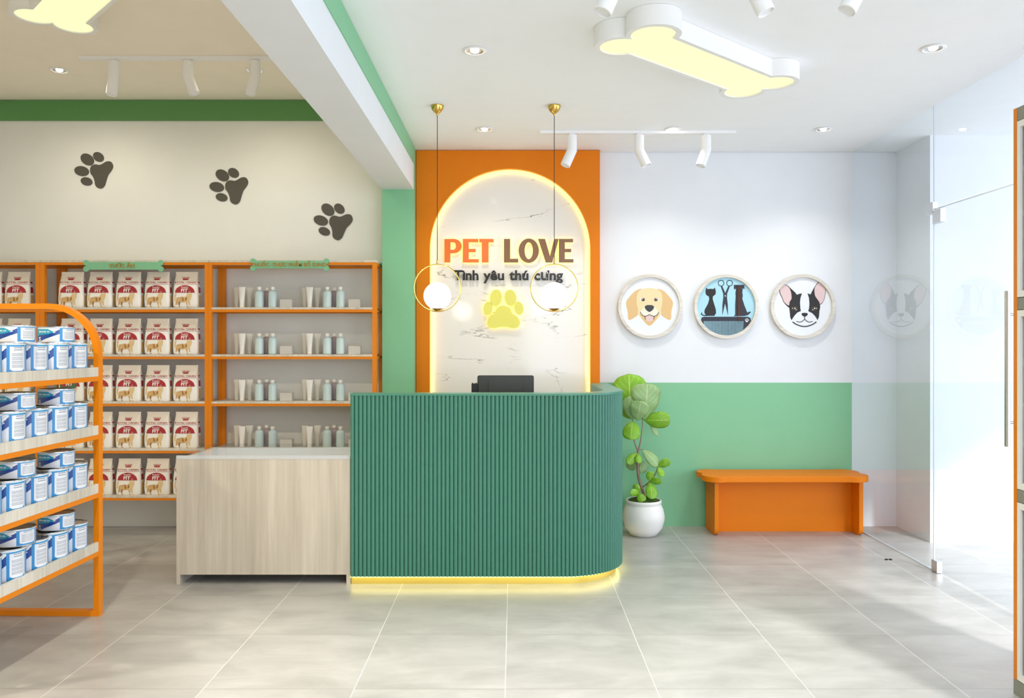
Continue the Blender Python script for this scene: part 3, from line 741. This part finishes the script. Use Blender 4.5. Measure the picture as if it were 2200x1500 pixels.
# ------------------------------------------------------------------ round pictures
PDp=6.062
def C(px,py): return (X_(px,PDp),Z_(py,PDp))
def picture(cpx,cpy,label,draw,bg):
    cx,cz=C(cpx,cpy); t=empty('round_picture',(cx,D-.01,cz)); tag(t,label,'picture','round wall pictures above the bench')
    b=MB(); b.ring(circ(cx,cz,.2465,n=72),circ(cx,cz,.221,n=72),PDp,D-.001,'y'); b.build('frame',M_woodw,t,smooth=30,bevel=.002)
    y0=PDp+.012
    b=MB(); b.prism(circ(cx,cz,.2208,n=72),y0+.004,D-.004,'y',0)
    mats=[bg]; lay=[0]
    def poly(pts,m,lift=1):
        if m not in mats: mats.append(m)
        lim=.2205; q=[]
        for p in pts:
            dx,dz=p[0]-cx,p[1]-cz; h=math.hypot(dx,dz)
            if h>lim: dx*=lim/h; dz*=lim/h
            q.append((cx+dx,cz+dz))
        lay[0]+=1; y=y0+.004-.00012*lay[0]
        i=len(b.v); b.v+=[(p[0],y,p[1]) for p in q]; b.f.append(list(range(i,i+len(q)))); b.m.append(mats.index(m))
    def stroke(pts,w,m):
        if m not in mats: mats.append(m)
        lay[0]+=1; y=y0+.004-.00012*lay[0]; b.stroke(pts,w,y,y+.0001,mats.index(m))
    def ringp(o,i,m):
        if m not in mats: mats.append(m)
        lay[0]+=1; y=y0+.004-.00012*lay[0]; b.ring(o,i,y,y+.0001,'y',mats.index(m))
    draw(cx,cz,poly,stroke,ringp)
    b.build('artwork',mats,t)
k_=.247/655
tanE=mat('art_tan',(222,186,130),.6); tanH=mat('art_light_tan',(232,214,166),.6); crm=mat('art_cream',(236,230,212),.6); ink=mat('art_ink',(30,28,28),.6); nos=mat('art_nose',(58,60,62),.6)
pnk=mat('art_pink',(224,196,194),.6); brn=mat('art_brown',(84,58,34),.6); wht=mat('art_white',(240,240,240),.6); sky=mat('art_blue',(168,214,228),.6); pap=mat('art_paper',(232,235,238),.6); navy=mat('art_navy',(42,46,58),.6); refl=mat('art_brown_reflection',(70,34,12),.6)
def d1(cx,cz,poly,stroke,ringp):
    T=lambda p:(cx+(p[0]-730)*k_,cz-(p[1]-742)*k_)
    mir=lambda P:[(2*718-x,y) for x,y in P]
    ear=[(560,388),(440,420),(370,480),(300,560),(248,640),(246,720),(275,850),(292,1010),(400,975),(490,890),(500,700),(520,560)]
    for e in (ear,mir(ear)): poly([T(p) for p in smoothpoly(e,3)],tanE)
    poly([T(p) for p in smoothpoly([(590,385),(718,366),(846,385),(940,440),(978,560),(975,700),(950,810),(955,880),(900,970),(800,1070),(715,1135),(630,1070),(540,970),(480,880),(486,810),(462,700),(460,560),(496,440)],3)],tanH)
    poly([T(p) for p in smoothpoly([(520,900),(620,940),(715,910),(810,940),(910,900),(800,1070),(715,1128),(630,1070)],3)],tanE)
    poly([T(p) for p in smoothpoly([(715,720),(800,745),(880,820),(900,860),(840,930),(760,930),(715,905),(670,930),(590,930),(530,860),(550,820),(630,745)],4)],crm)
    poly([T(p) for p in smoothpoly([(640,940),(715,915),(790,940),(792,1010),(715,1045),(640,1010)],4)],pnk)
    for s in ([(530,850),(560,905),(620,938),(680,925),(715,903)],[(620,938),(630,975),(634,1008)]):
        for q in (s,mir(s)): stroke([T(p) for p in smoothpoly(q,4,False)],13*k_,ink)
    poly([T(p) for p in smoothpoly([(623,745),(660,716),(715,712),(770,716),(807,745),(790,800),(715,852),(640,800)],4)],nos)
    for x in (580,855):
        poly([T(p) for p in circ(x,600,50,33,24)],wht); poly([T(p) for p in circ(x+(8 if x<700 else -8),602,36,33,24)],brn); poly([T(p) for p in circ(x-2,588,10,10,12)],wht)
def d2(cx,cz,poly,stroke,ringp):
    T=lambda p:(cx+(p[0]-756)*k_,cz-(p[1]-738)*k_)
    P=lambda pts,m=ink,s=0: poly([T(p) for p in (smoothpoly(pts,s) if s else pts)],m)
    P([(352,355),(385,385),(440,378),(500,385),(533,355),(550,430),(545,490),(490,535),(487,590),(520,700),(550,800),(555,870),(520,928),(370,928),(350,920),(315,860),(325,800),(390,680),(415,590),(410,540),(350,500),(338,440)])
    P([(275,850),(245,890),(290,925),(370,930),(365,912),(300,905),(272,885)],ink,3)
    for x in (655,828): ringp([T(p) for p in circ(x,265,66,66,32)],[T(p) for p in circ(x,265,50,50,32)],navy)
    P([(648,330),(682,328),(740,462),(800,325),(832,333),(778,480),(775,560),(792,700),(797,925),(736,680),(680,925),(682,700),(700,560),(700,480)],navy)
    P(circ(740,523,14,14,14),sky)
    P([(913,300),(1127,300),(1127,392),(1095,368),(1085,450),(1095,520),(1085,580),(1130,720),(1185,858),(1240,838),(1262,855),(1200,912),(1130,930),(915,935),(940,900),(940,700),(950,540),(945,470),(957,378),(915,392)],navy)
    P([(250,1010),(262,965),(300,945),(1200,945),(1250,970),(1260,1030),(1215,1130),(1112,1215),(1112,1032),(300,1032),(300,1095),(268,1055)],navy)
    for i in range(28):
        x=306+i*29; yb=738+math.sqrt(max(0,583**2-(x-756)**2)); P([(x,1030),(x+13,1030),(x+13,yb),(x,yb)],navy)
    for a,b_,r1,r2 in ((1145,1012,9,13),(1165,992,9,13),(1188,992,9,13),(1207,1014,9,13)): P(circ(a,b_,r1,r2,10),wht)
    P(smoothpoly([(1175,1015),(1195,1035),(1190,1055),(1172,1048),(1155,1055),(1152,1035)],3),wht)
    P([(985,305),(1048,305),(1048,930),(985,930)],refl); P([(985,947),(1048,947),(1048,1030),(985,1030)],refl)  # brown bands: a reflection painted over the dog and the comb
def d3(cx,cz,poly,stroke,ringp):
    T=lambda p:(cx+(p[0]-808)*k_,cz-(p[1]-735)*k_)
    P=lambda pts,m=ink,s=0: poly([T(p) for p in (smoothpoly(pts,s) if s else pts)],m)
    P([(330,350),(390,288),(490,300),(560,360),(690,495),(600,560),(560,650),(540,760),(430,660),(390,570),(340,460)],ink,3)
    P([(1110,250),(1150,232),(1220,250),(1275,350),(1272,480),(1235,625),(1160,700),(1100,600),(1000,500),(970,490),(1030,370)],ink,3)
    P([(352,370),(400,300),(470,303),(540,365),(578,470),(585,570),(545,640),(528,715),(440,650),(400,560),(352,450)],pnk,3)
    P([(1140,244),(1210,256),(1266,350),(1262,480),(1228,620),(1162,684),(1130,620),(1062,520),(1046,420),(1062,340)],pnk,3)
    P([(600,1015),(548,850),(560,700),(690,560),(795,470),(905,470),(1010,560),(1140,700),(1148,850),(1105,1015),(1000,1100),(848,1135),(700,1100)],pap,3)
    P([(590,392),(690,497),(735,480),(795,468),(765,560),(755,650),(762,770),(772,828),(700,858),(640,925),(582,1012),(556,950),(548,850),(535,760),(538,690),(586,580),(580,480)])
    P([(1035,380),(970,490),(905,468),(935,560),(945,680),(937,770),(920,828),(1000,870),(1060,930),(1110,1012),(1140,940),(1148,830),(1165,740),(1145,640),(1062,540),(1045,430)])
    for x in (645,1045):
        P(circ(x,775,62,44,24),brn); P(circ(x,778,44,30,20)); P(circ(x+5,772,14,15,12),wht); P(circ(x+(32 if x<800 else -32),800,11,10,10),crm); P(circ(x-(44 if x<800 else -44),772,9,9,10),crm)
    P([(785,880),(815,865),(880,865),(912,882),(895,920),(848,940),(800,918)],ink,4)
    S_=lambda pts,w: stroke([T(p) for p in smoothpoly(pts,4,False)],w*k_,ink)
    S_([(848,935),(848,990)],14); S_([(848,988),(800,1035),(745,1050),(680,1035)],13); S_([(848,988),(896,1035),(950,1050),(1010,1035)],13)
    S_([(605,1045),(700,1105),(848,1140),(990,1105),(1085,1045)],20)
picture(1397.5,658.5,'round picture of a golden dog head, leftmost above the bench',d1,pap)
picture(1561,658.5,'round blue picture of cat, scissors, dog and comb silhouettes',d2,sky)
picture(1726,658.5,'round picture of a black and white dog head with pink ears',d3,pap)

# ------------------------------------------------------------------ plant
pd=5.80
def Q(cx,cy,d=pd): return Vector((X_(1280+cx/3.75,d),d,Z_(780+cy/3.75,d)))
pot=empty('flower_pot',(.953,pd+.03,0)); pl=empty('potted_fig_plant',(.953,pd+.03,0)); 
bpy.data.objects.remove(pot)
tag(pl,'fiddle leaf fig in a round white pot between the counter and bench','plant')
c=(.953,pd+.03,0)
b=MB(); b.lathe([(.085,0),(.098,.004),(.135,.055),(.152,.115),(.152,.145),(.143,.19),(.128,.222),(.124,.228),(.130,.236),(.130,.252),(.125,.258),(.119,.256),(.117,.235),(.117,.20),(.001,.20)],c,56,capt=False); b.build('pot',M_pot,pl,smooth=45)
b=MB(); b.lathe([(.1165,.202),(.115,.246),(.09,.262),(.05,.274),(.02,.278),(.001,.279)],c,40,capt=False)
b.v=[(x+random.uniform(-.002,.002),y+random.uniform(-.002,.002),z+random.uniform(-.004,.004) if .21<z else z) for x,y,z in b.v]
b.build('moss',M_moss,pl,smooth=80)
def stem(pts,rs,m=M_bark,name='stem'):
    P=[]
    for (cx,cy,dd) in pts: P.append(tuple(Q(cx,cy)+Vector((0,dd+.03,0))))
    P=smoothpoly(P,4,False); n=len(P); rr=[]
    for k in range(n):
        t=k/(n-1)*(len(rs)-1); i=min(int(t),len(rs)-2); rr.append(rs[i]+(rs[i+1]-rs[i])*(t-i))
    b=MB(); b.tube(P,rr,10); return b.build(name,m,pl,smooth=60)
stem([(402,1105,0),(385,1040,0),(365,985,0),(347,900,.005),(342,790,0),(345,705,0)],[.0125,.0115,.0105,.010,.0088,.0075],name='trunk')
stem([(345,712,0),(362,660,.005),(378,560,.01),(385,450,.01)],[.0065,.0055,.004,.003],name='branch')
stem([(345,712,0),(325,668,-.005),(308,600,0),(300,530,0),(300,455,0)],[.0065,.005,.004,.0035,.003],name='branch')
stem([(378,1010,0),(438,957,-.02),(478,900,-.03),(500,832,-.03)],[.0055,.0045,.004,.0025],name='branch')
stem([(347,708,0),(375,700,-.01),(392,702,-.015)],[.003,.002,.002],name='branch')
stem([(372,1010,0),(360,1035,-.03),(345,1045,-.045)],[.003,.002,.002],name='branch')
def leaf(bx,by,tx,ty,w,m=M_leaf,dd=0,tip=0,curl=.25,yaw=0,shape=.62):
    """leaf from its stalk to its tip (measured), w crop px wide; dd depth offset, tip how far the tip leans (m)"""
    A=Q(bx,by)+Vector((0,dd+.03,0)); Bv=Q(tx,ty)+Vector((0,dd+tip+.03,0)); ax=Bv-A; Ln=ax.length; u=ax.normalized()
    nrm=Vector((sin(yaw),-cos(yaw),0)); nrm=(nrm-u*nrm.dot(u)).normalized(); sd=u.cross(nrm)
    W=w/3.75*pd/F/2; NV,NU=20,8; b=MB(); uvs=[]
    for i in range(NV+1):
        v=i/NV
        c_=shape; prof=(1-((c_-v)/c_)**2)**.8 if v<c_ else math.sqrt(max(0,1-((v-c_)/(1-c_))**2.4))
        prof=max(prof,.03)
        for j in range(NU+1):
            s=j/NU*2-1; wav=.05*sin(v*15+s*2)*abs(s)
            p=A+ax*v+sd*(W*prof*s)+nrm*(-(curl*W)*(s*s)*prof+Ln*.09*sin(pi*v)+wav*W)
            b.v.append(tuple(p)); uvs.append((.5+s/2,v))
    for i in range(NV):
        for j in range(NU): a=i*(NU+1)+j; b.f.append([a,a+1,a+NU+2,a+NU+1]); b.m.append(0)
    o=b.build('leaf',m,pl,smooth=80); me=o.data; L=me.uv_layers.new(name='UVMap')
    for lp in me.loops: L.data[lp.index].uv=uvs[lp.vertex_index]
    sl=o.modifiers.new('thick','SOLIDIFY'); sl.thickness=.0008
    return o
leaf(300,458,285,92,275,M_leaf,.05,.03,yaw=-.2,shape=.68)
leaf(388,460,408,162,240,M_leafd,-.02,-.05,yaw=.1,shape=.72)
leaf(385,462,415,180,200,M_leaf,.06,.05,yaw=.5,shape=.65)
leaf(300,462,262,268,120,M_leafd,-.02,-.03,yaw=-.3)
leaf(330,462,350,300,150,M_leafd,-.045,-.06,yaw=-.1)
leaf(392,462,592,455,135,M_leaf,-.01,-.06,yaw=.3,curl=.3)
leaf(300,470,272,612,145,M_leaf,-.02,-.06,yaw=-.2)
leaf(295,460,205,330,90,M_leaf,.06,.05,yaw=-.6)
leaf(448,500,512,592,56,M_leafd,.02,0,yaw=.6)
leaf(380,700,505,832,100,M_leafd,-.015,-.02,yaw=.5)
leaf(500,835,588,778,72,M_leaf,-.03,-.04,yaw=.2)
leaf(503,835,525,908,58,M_leaf,-.035,-.05)
leaf(338,728,248,806,74,M_leaf,-.01,-.05,yaw=-.3)
leaf(338,730,340,800,54,M_leaf,-.02,-.06)
leaf(325,775,280,876,88,M_leafd,.03,.03,yaw=-.4)
leaf(372,905,420,808,88,M_leafd,.03,.03,yaw=.3)
leaf(438,955,428,864,66,M_leaf,-.03,-.05)
leaf(440,957,520,938,60,M_leaf,-.03,-.05,yaw=.3)
leaf(435,958,442,1082,92,M_leaf,-.03,-.07)
leaf(352,1046,268,1030,62,M_leaf,-.04,-.05)
leaf(352,1044,310,975,56,M_leaf,-.04,.0,yaw=-.3)
leaf(345,1046,368,1102,76,M_leaf,-.05,-.05)

# ------------------------------------------------------------------ lamps
def lobes_path(r,W,v,L,cx,cy,ang,n=12):
    return [(cx+x*cos(ang)-y*sin(ang),cy+x*sin(ang)+y*cos(ang)) for x,y in bone(L,W,r,v,n)]
def bone_lamp(cx,cy,ang,zc,label):
    t=empty('bone_ceiling_lamp',(cx,cy,zc)); tag(t,label,'ceiling lamp','bone-shaped ceiling lamps')
    o=lobes_path(.124,.150,.097,.50,cx,cy,ang,14); i=lobes_path(.1,.128,.094,.50,cx,cy,ang,14)
    b=MB(); b.ring(o,i,zc-.09,zc-.001,'z'); b.build('housing',M_white,t,smooth=35)
    b=MB(); b.prism(i,zc-.083,zc-.06,'z'); b.build('diffuser',M_diff,t,label='glowing pale yellow diffuser')
bone_lamp(.939,3.95,math.atan2(.656,.755),ZC,'bone-shaped ceiling lamp above the right half of the shop')
bone_lamp(-2.174,4.034,-pi/4,ZL,'bone-shaped ceiling lamp at top left, above the arched rack')
def downlight(x,y,zc,label,warm=True,e=22,ang=125):
    t=empty('downlight',(x,y,zc)); tag(t,label,'downlight','round recessed downlights')
    b=MB(); b.lathe([(.056,zc-.0005),(.060,zc-.003),(.056,zc-.007),(.048,zc-.008),(.044,zc-.006)],(x,y,0),36,capb=False,capt=False); b.build('trim_ring',M_whitem,t,smooth=50)
    b=MB(); b.lathe([(.0438,zc-.006),(.036,zc-.002),(.030,zc-.0008),(.020,zc-.0008)],(x,y,0),32,capb=False,capt=False); b.build('reflector',M_chrome,t,smooth=50)
    b=MB(); b.lathe([(.001,zc-.013),(.012,zc-.012),(.019,zc-.008),(.021,zc-.003),(.021,zc-.0009)],(x,y,0),24,capb=False,capt=False); b.build('bulb',M_bulb,t,smooth=60)
    l=bpy.data.lights.new('downlight_beam','SPOT'); l.energy=e; l.spot_size=R(ang); l.spot_blend=.9; l.shadow_soft_size=.03; l.color=(1,.90,.73) if warm else (1,.97,.92)
    lo=bpy.data.objects.new('downlight_beam',l); lo.location=(0,0,-.03); lo.parent=t; COL.objects.link(lo)
E0=32
downlight(-.193,3.976,ZC,'recessed downlight in the ceiling, centre top above the counter front',e=E0)
downlight(-.197,5.433,ZC,'recessed downlight between the two pendant lamps',e=E0)
downlight(1.089,5.433,ZC,'recessed downlight beside the ceiling track, middle of the back row',False,E0)
downlight(2.115,5.433,ZC,'recessed downlight near the glass partition, rightmost of the back row',False,E0)
downlight(2.08,3.945,ZC,'recessed downlight at top right of the photo',False,E0)
downlight(-3.09,5.42,ZL,'recessed downlight on the left ceiling, far left of the track',e=E0*.65,ang=165)
downlight(-1.76,5.42,ZL,'recessed downlight behind the third track spot, left ceiling',e=E0*.6,ang=165)
# spots added out of view towards the street to brighten the shop
for x,y,z,wm,ee in ((-3.09,2.6,ZL,1,4.2),(-1.76,2.6,ZL,1,4.2),(-3.09,.6,ZL,1,2.5),(-1.76,.6,ZL,1,2.5),(-.19,1.6,ZC,1,1.5),(1.1,1.6,ZC,0,1.5)):
    l=bpy.data.lights.new('unseen_fill_spot','SPOT'); l.energy=E0*ee; l.spot_size=R(155); l.spot_blend=.9; l.shadow_soft_size=.04; l.color=(1,.90,.73) if wm else (1,.97,.92)
    lo=bpy.data.objects.new('unseen_fill_spot',l); lo.location=(x,y,z-.03); COL.objects.link(lo)
def track(x0,x1,y,zc,spots,label,r=.034):
    b=MB(); b.box(x0,x1,y-.017,y+.017,zc-.022,zc-.001); o=b.build('ceiling_track',M_whitem); tag(o,label,'track rail')
    for (x,tilt,lab) in spots:
        t=empty('track_spotlight',(x,y,zc-.022)); tag(t,lab,'spotlight','white track spotlights')
        b=MB(); b.box(x-.02,x+.02,y-.014,y+.014,zc-.034,zc-.0225); b.build('adapter',M_whitem,t)
        b=MB(); zt=zc-.034; zl=zt-.105
        sh=math.tan(abs(tilt)*.5)
        b.lathe([(r,0),(r,.105)],(x,y,zl-0),28)
        b.v=[(vx,vy,vz if vz>zl+.05 else vz+(vx-x)*math.copysign(sh,-tilt)*.9) for vx,vy,vz in b.v]
        b.build('upper_body',M_whitem,t,smooth=40)
        M=Matrix.Rotation(tilt,3,'Y')@Matrix.Rotation(-.12,3,'X'); b=MB()
        cpt=Vector((x,y,zl+.004))
        b.lathe([(r*.98,0),(r,-.02),(r,-.118),(r*.9,-.12),(r*.86,-.112)],cpt,28,M=M)
        b.build('lamp_head',M_whitem,t,smooth=40)
        b=MB(); b.lathe([(.001,-.1135),(r*.8,-.1132)],cpt,20,M=M,capb=False,capt=False); b.build('lens',M_whitem,t)
yr=5.48
track(X_(1160,yr),X_(1580,yr),yr,ZC,[(X_(1229,yr),.42,'white track spotlight by the pendant cord, tilted left'),(X_(1373,yr),-.42,'white track spotlight in the middle of the rail, tilted right'),(X_(1517,yr),.36,'white track spotlight at the right of the rail, tilted left')],'white ceiling track near the back wall, right of the pendants')
yr=2.95
track(.15,1.6,yr,ZC,[(.375,.4,'white track spotlight cut by the photo top, above the bone lamp'),(.885,-.4,'white track spotlight cut by photo top, middle of the near three'),(1.285,.5,'white track spotlight cut by photo top, rightmost of the near three')],'white ceiling track above the photo edge, over the bone lamp')
yr=5.17
track(X_(170,yr),CX0-.02,yr,ZL,[(X_(245,yr),.08,'white track spotlight hanging nearly straight, left ceiling'),(X_(404,yr),-.4,'white track spotlight tilted right, middle of the left ceiling rail'),(X_(548,yr),.25,'white track spotlight beside the white beam, left ceiling')],'white ceiling track on the left ceiling, ending at the beam')
def pendant(px,label):
    d=4.90; x=X_(px,d); t=empty('pendant_lamp',(x,d,ZC)); tag(t,label,'pendant lamp','globe pendant lamps over the counter')
    zr=Z_(618.7,d); Rr=.1445
    b=MB(); b.lathe([(.005,-.062),(.007,-.055),(.012,-.048),(.024,-.040),(.034,-.026),(.039,-.010),(.040,-.001)],(x,d,ZC),32); b.build('canopy',M_brass,t,smooth=60)
    b=MB(); b.tube([(x,d,ZC-.06),(x,d,zr+Rr+.03)],.0022,8); b.build('cord',M_cord,t)
    b=MB(); b.lathe([(.003,0),(.0055,.006),(.0055,.02),(.003,.03)],(x,d,zr+Rr+.003),12); b.build('cord_grip',M_brass,t)
    b=MB(); b.tube([(x+Rr*cos(a),d,zr+Rr*sin(a)) for a in [2*pi*k/72 for k in range(72)]],.0038,10,closed=True); b.build('ring',M_brass,t,smooth=60)
    gz=Z_(636,d); gr=.0835
    b=MB(); pf=[]
    for k in range(25):
        a=-pi/2+.42+(pi-.42)*k/24; pf.append((max(.0005,gr*cos(a)),gr*sin(a)))
    b.lathe(pf,(x,d,gz),48,capt=False); b.build('globe_shade',M_globe,t,smooth=60)
    zb=gz+pf[0][1]
    b=MB(); b.lathe([(.004,-.018),(.012,-.014),(.030,-.006),(.038,0),(.034,.0005)],(x,d,zb),32); b.build('globe_holder',M_brass,t,smooth=50)
pendant(939.6,'globe pendant in a brass ring hanging over the left of the counter')
pendant(1190.8,'globe pendant in a brass ring hanging in front of the word LOVE')

# ------------------------------------------------------------------ glass partition and door
def gl(name,y0,y1,z0,z1,parent=None,x=GX):
    b=MB(); b.face([(x,y0,z0),(x,y1,z0),(x,y1,z1),(x,y0,z1)]); return b.build(name,M_glass,parent)
yh=4.90
w=empty('window_1',(GX,5.5,0)); w['kind']='structure'; gl('pane',yh+.006,D,0,ZC,w)
b=MB(); b.box(GX-.004,GX+.004,yh,yh+.006,0,ZC); b.build('pane_edge',M_glassE,w)
b=MB(); b.box(GX-.005,GX+.005,yh+.006,D,.0,.006); b.build('bottom_seal',M_glassE,w)
w2=empty('window_2',(GX,3.5,2.3)); w2['kind']='structure'; gl('pane',YF+.5,yh-.006,2.235,ZC,w2)
dr=empty('door_1',(GX,yh,0)); dr['kind']='structure'; gl('pane',3.95,yh-.006,.012,2.222,dr)
b=MB(); b.box(GX-.003,GX+.003,3.95,yh-.006,2.2221,2.228); b.build('pane_edge',M_glassE,dr)
for x in (GX-.028,GX+.028):
    b=MB(); b.tube([(x,4.13,.865),(x,4.13,1.672)],.0135,16); b.tube([(x,4.13,.99),(GX+.001*(1 if x>GX else -1),4.13,.99)],.007,8); b.tube([(x,4.13,1.55),(GX+.001*(1 if x>GX else -1),4.13,1.55)],.007,8); b.build('handle',M_chrome,dr,smooth=50)
b=MB(); b.box(GX-.016,GX+.016,yh-.10,yh-.008,2.135,2.215); b.build('hinge_patch',M_chrome,dr)
b=MB(); b.box(GX-.016,GX+.016,yh-.012,yh+.075,2.200,2.27); b.build('hinge_patch',M_chrome,w)
b=MB(); b.box(GX-.016,GX+.016,yh-.06,yh+.004,.004,.072); b.build('floor_pivot',M_chrome,dr)
# floor stop
b=MB(); b.prism(circ(X_(1904.5,5.15),5.15,.010,.010,16),.0005,.006,'z'); b.prism(circ(X_(1913,5.15),5.15,.010,.010,16),.0005,.006,'z'); o=b.build('floor_socket',M_black); tag(o,'tiny black fitting in the floor tiles near the glass','floor fitting')
# ------------------------------------------------------------------ tall cabinet at the right edge
kx0,kx1,ky0,ky1=2.0,2.42,2.35,3.185
t=empty('tall_cabinet',(2.2,2.77,0)); tag(t,'tall white and grey glass-front cabinet with orange end, right photo edge','cabinet')
zz=lambda y: Z_(y,3.15)
b=MB(); b.box(kx0,kx1,ky1-.022,ky1,.062,2.336); b.build('end_panel',M_orframe,t,label='orange end panel')
b=MB(); b.box(kx0,kx1,ky0,ky1,0,.0615); b.build('plinth',M_cabgrey,t)
b=MB(); b.box(kx0+.02,kx1,ky0,ky0+.02,.062,2.336)
b.box(kx1-.015,kx1,ky0+.02,ky1-.0225,.062,2.336)
for z0,z1 in ((zz(258),2.336),(zz(665),zz(640)),(zz(1079),zz(1053))): b.box(kx0+.002,kx1-.015,ky0+.02,ky1-.0225,z0,z1)
b.build('carcass',M_cabgrey,t,label='grey carcass')
for (za,zb_,bars) in ((zz(640),zz(258),(357,452,545)),(zz(1053),zz(665),(775,865,952)),(.062,zz(1079),(1190,1275,1372))):
    fr=MB(); y1=ky1-.023; y0=ky0+.02; s=.018
    fr.box(kx0,kx0+.02,y1-s,y1,za+.003,zb_-.003); fr.box(kx0,kx0+.02,y0,y0+s,za+.003,zb_-.003)
    fr.box(kx0,kx0+.02,y0+s,y1-s,zb_-.028,zb_-.003); fr.box(kx0,kx0+.02,y0+s,y1-s,za+.003,za+.028)
    o=fr.build('door_frame',M_cabwhite,t); fr=MB(); fr.box(kx0+.010,kx0+.013,y0+s,y1-s,za+.028,zb_-.028); fr.build('door_glass',M_glass,o)
    for q in bars:
        sh=MB(); sh.box(kx0+.022,kx1-.016,y0+.001,y1-.001,zz(q)-.018,zz(q)); sh.build('shelf',M_cabwhite,t)

# ------------------------------------------------------------------ daylight
W=bpy.data.worlds.new('sky'); S.world=W; W.use_nodes=True; n=W.node_tree.nodes; l=W.node_tree.links
bg=n['Background']; bg.inputs[0].default_value=(.80,.87,1.03,1); bg.inputs[1].default_value=4.3
def portal(loc,rot,sx,sy):
    a=bpy.data.lights.new('daylight_portal','AREA'); a.shape='RECTANGLE'; a.size=sx; a.size_y=sy; a.cycles.is_portal=True
    o=bpy.data.objects.new('daylight_portal',a); o.location=loc; o.rotation_euler=rot; COL.objects.link(o)
portal((4.1,YF,1.5),(R(90),0,0),7.8,3.0)
portal((8,2.2,1.5),(R(90),0,R(90)),7.6,3.0)
sun=bpy.data.lights.new('sun','SUN'); sun.energy=4.6; sun.angle=R(5); sun.color=(1,.97,.92)
so=bpy.data.objects.new('sun',sun); COL.objects.link(so); so.rotation_euler=Vector((-.35,1,-.55)).to_track_quat('-Z','Y').to_euler()

# ------------------------------------------------------------------ camera
cam=bpy.data.cameras.new('camera'); co=bpy.data.objects.new('camera',cam); COL.objects.link(co); S.camera=co
co.location=(0,0,EYE); co.rotation_euler=(R(90),0,0); cam.sensor_width=36; cam.lens=F/2200*36; cam.sensor_fit='HORIZONTAL'
cam.shift_x=-3/2200; cam.shift_y=-12/2200; cam.clip_start=.05; cam.clip_end=60
S.view_settings.view_transform='Standard'; S.view_settings.look='None'; S.view_settings.exposure=0.0; S.view_settings.gamma=1; S.view_settings.use_curve_mapping=False
S.cycles.max_bounces=10; S.cycles.diffuse_bounces=6; S.cycles.glossy_bounces=4; S.cycles.transparent_max_bounces=16
S.cycles.sample_clamp_indirect=6; S.cycles.caustics_reflective=False; S.cycles.caustics_refractive=False
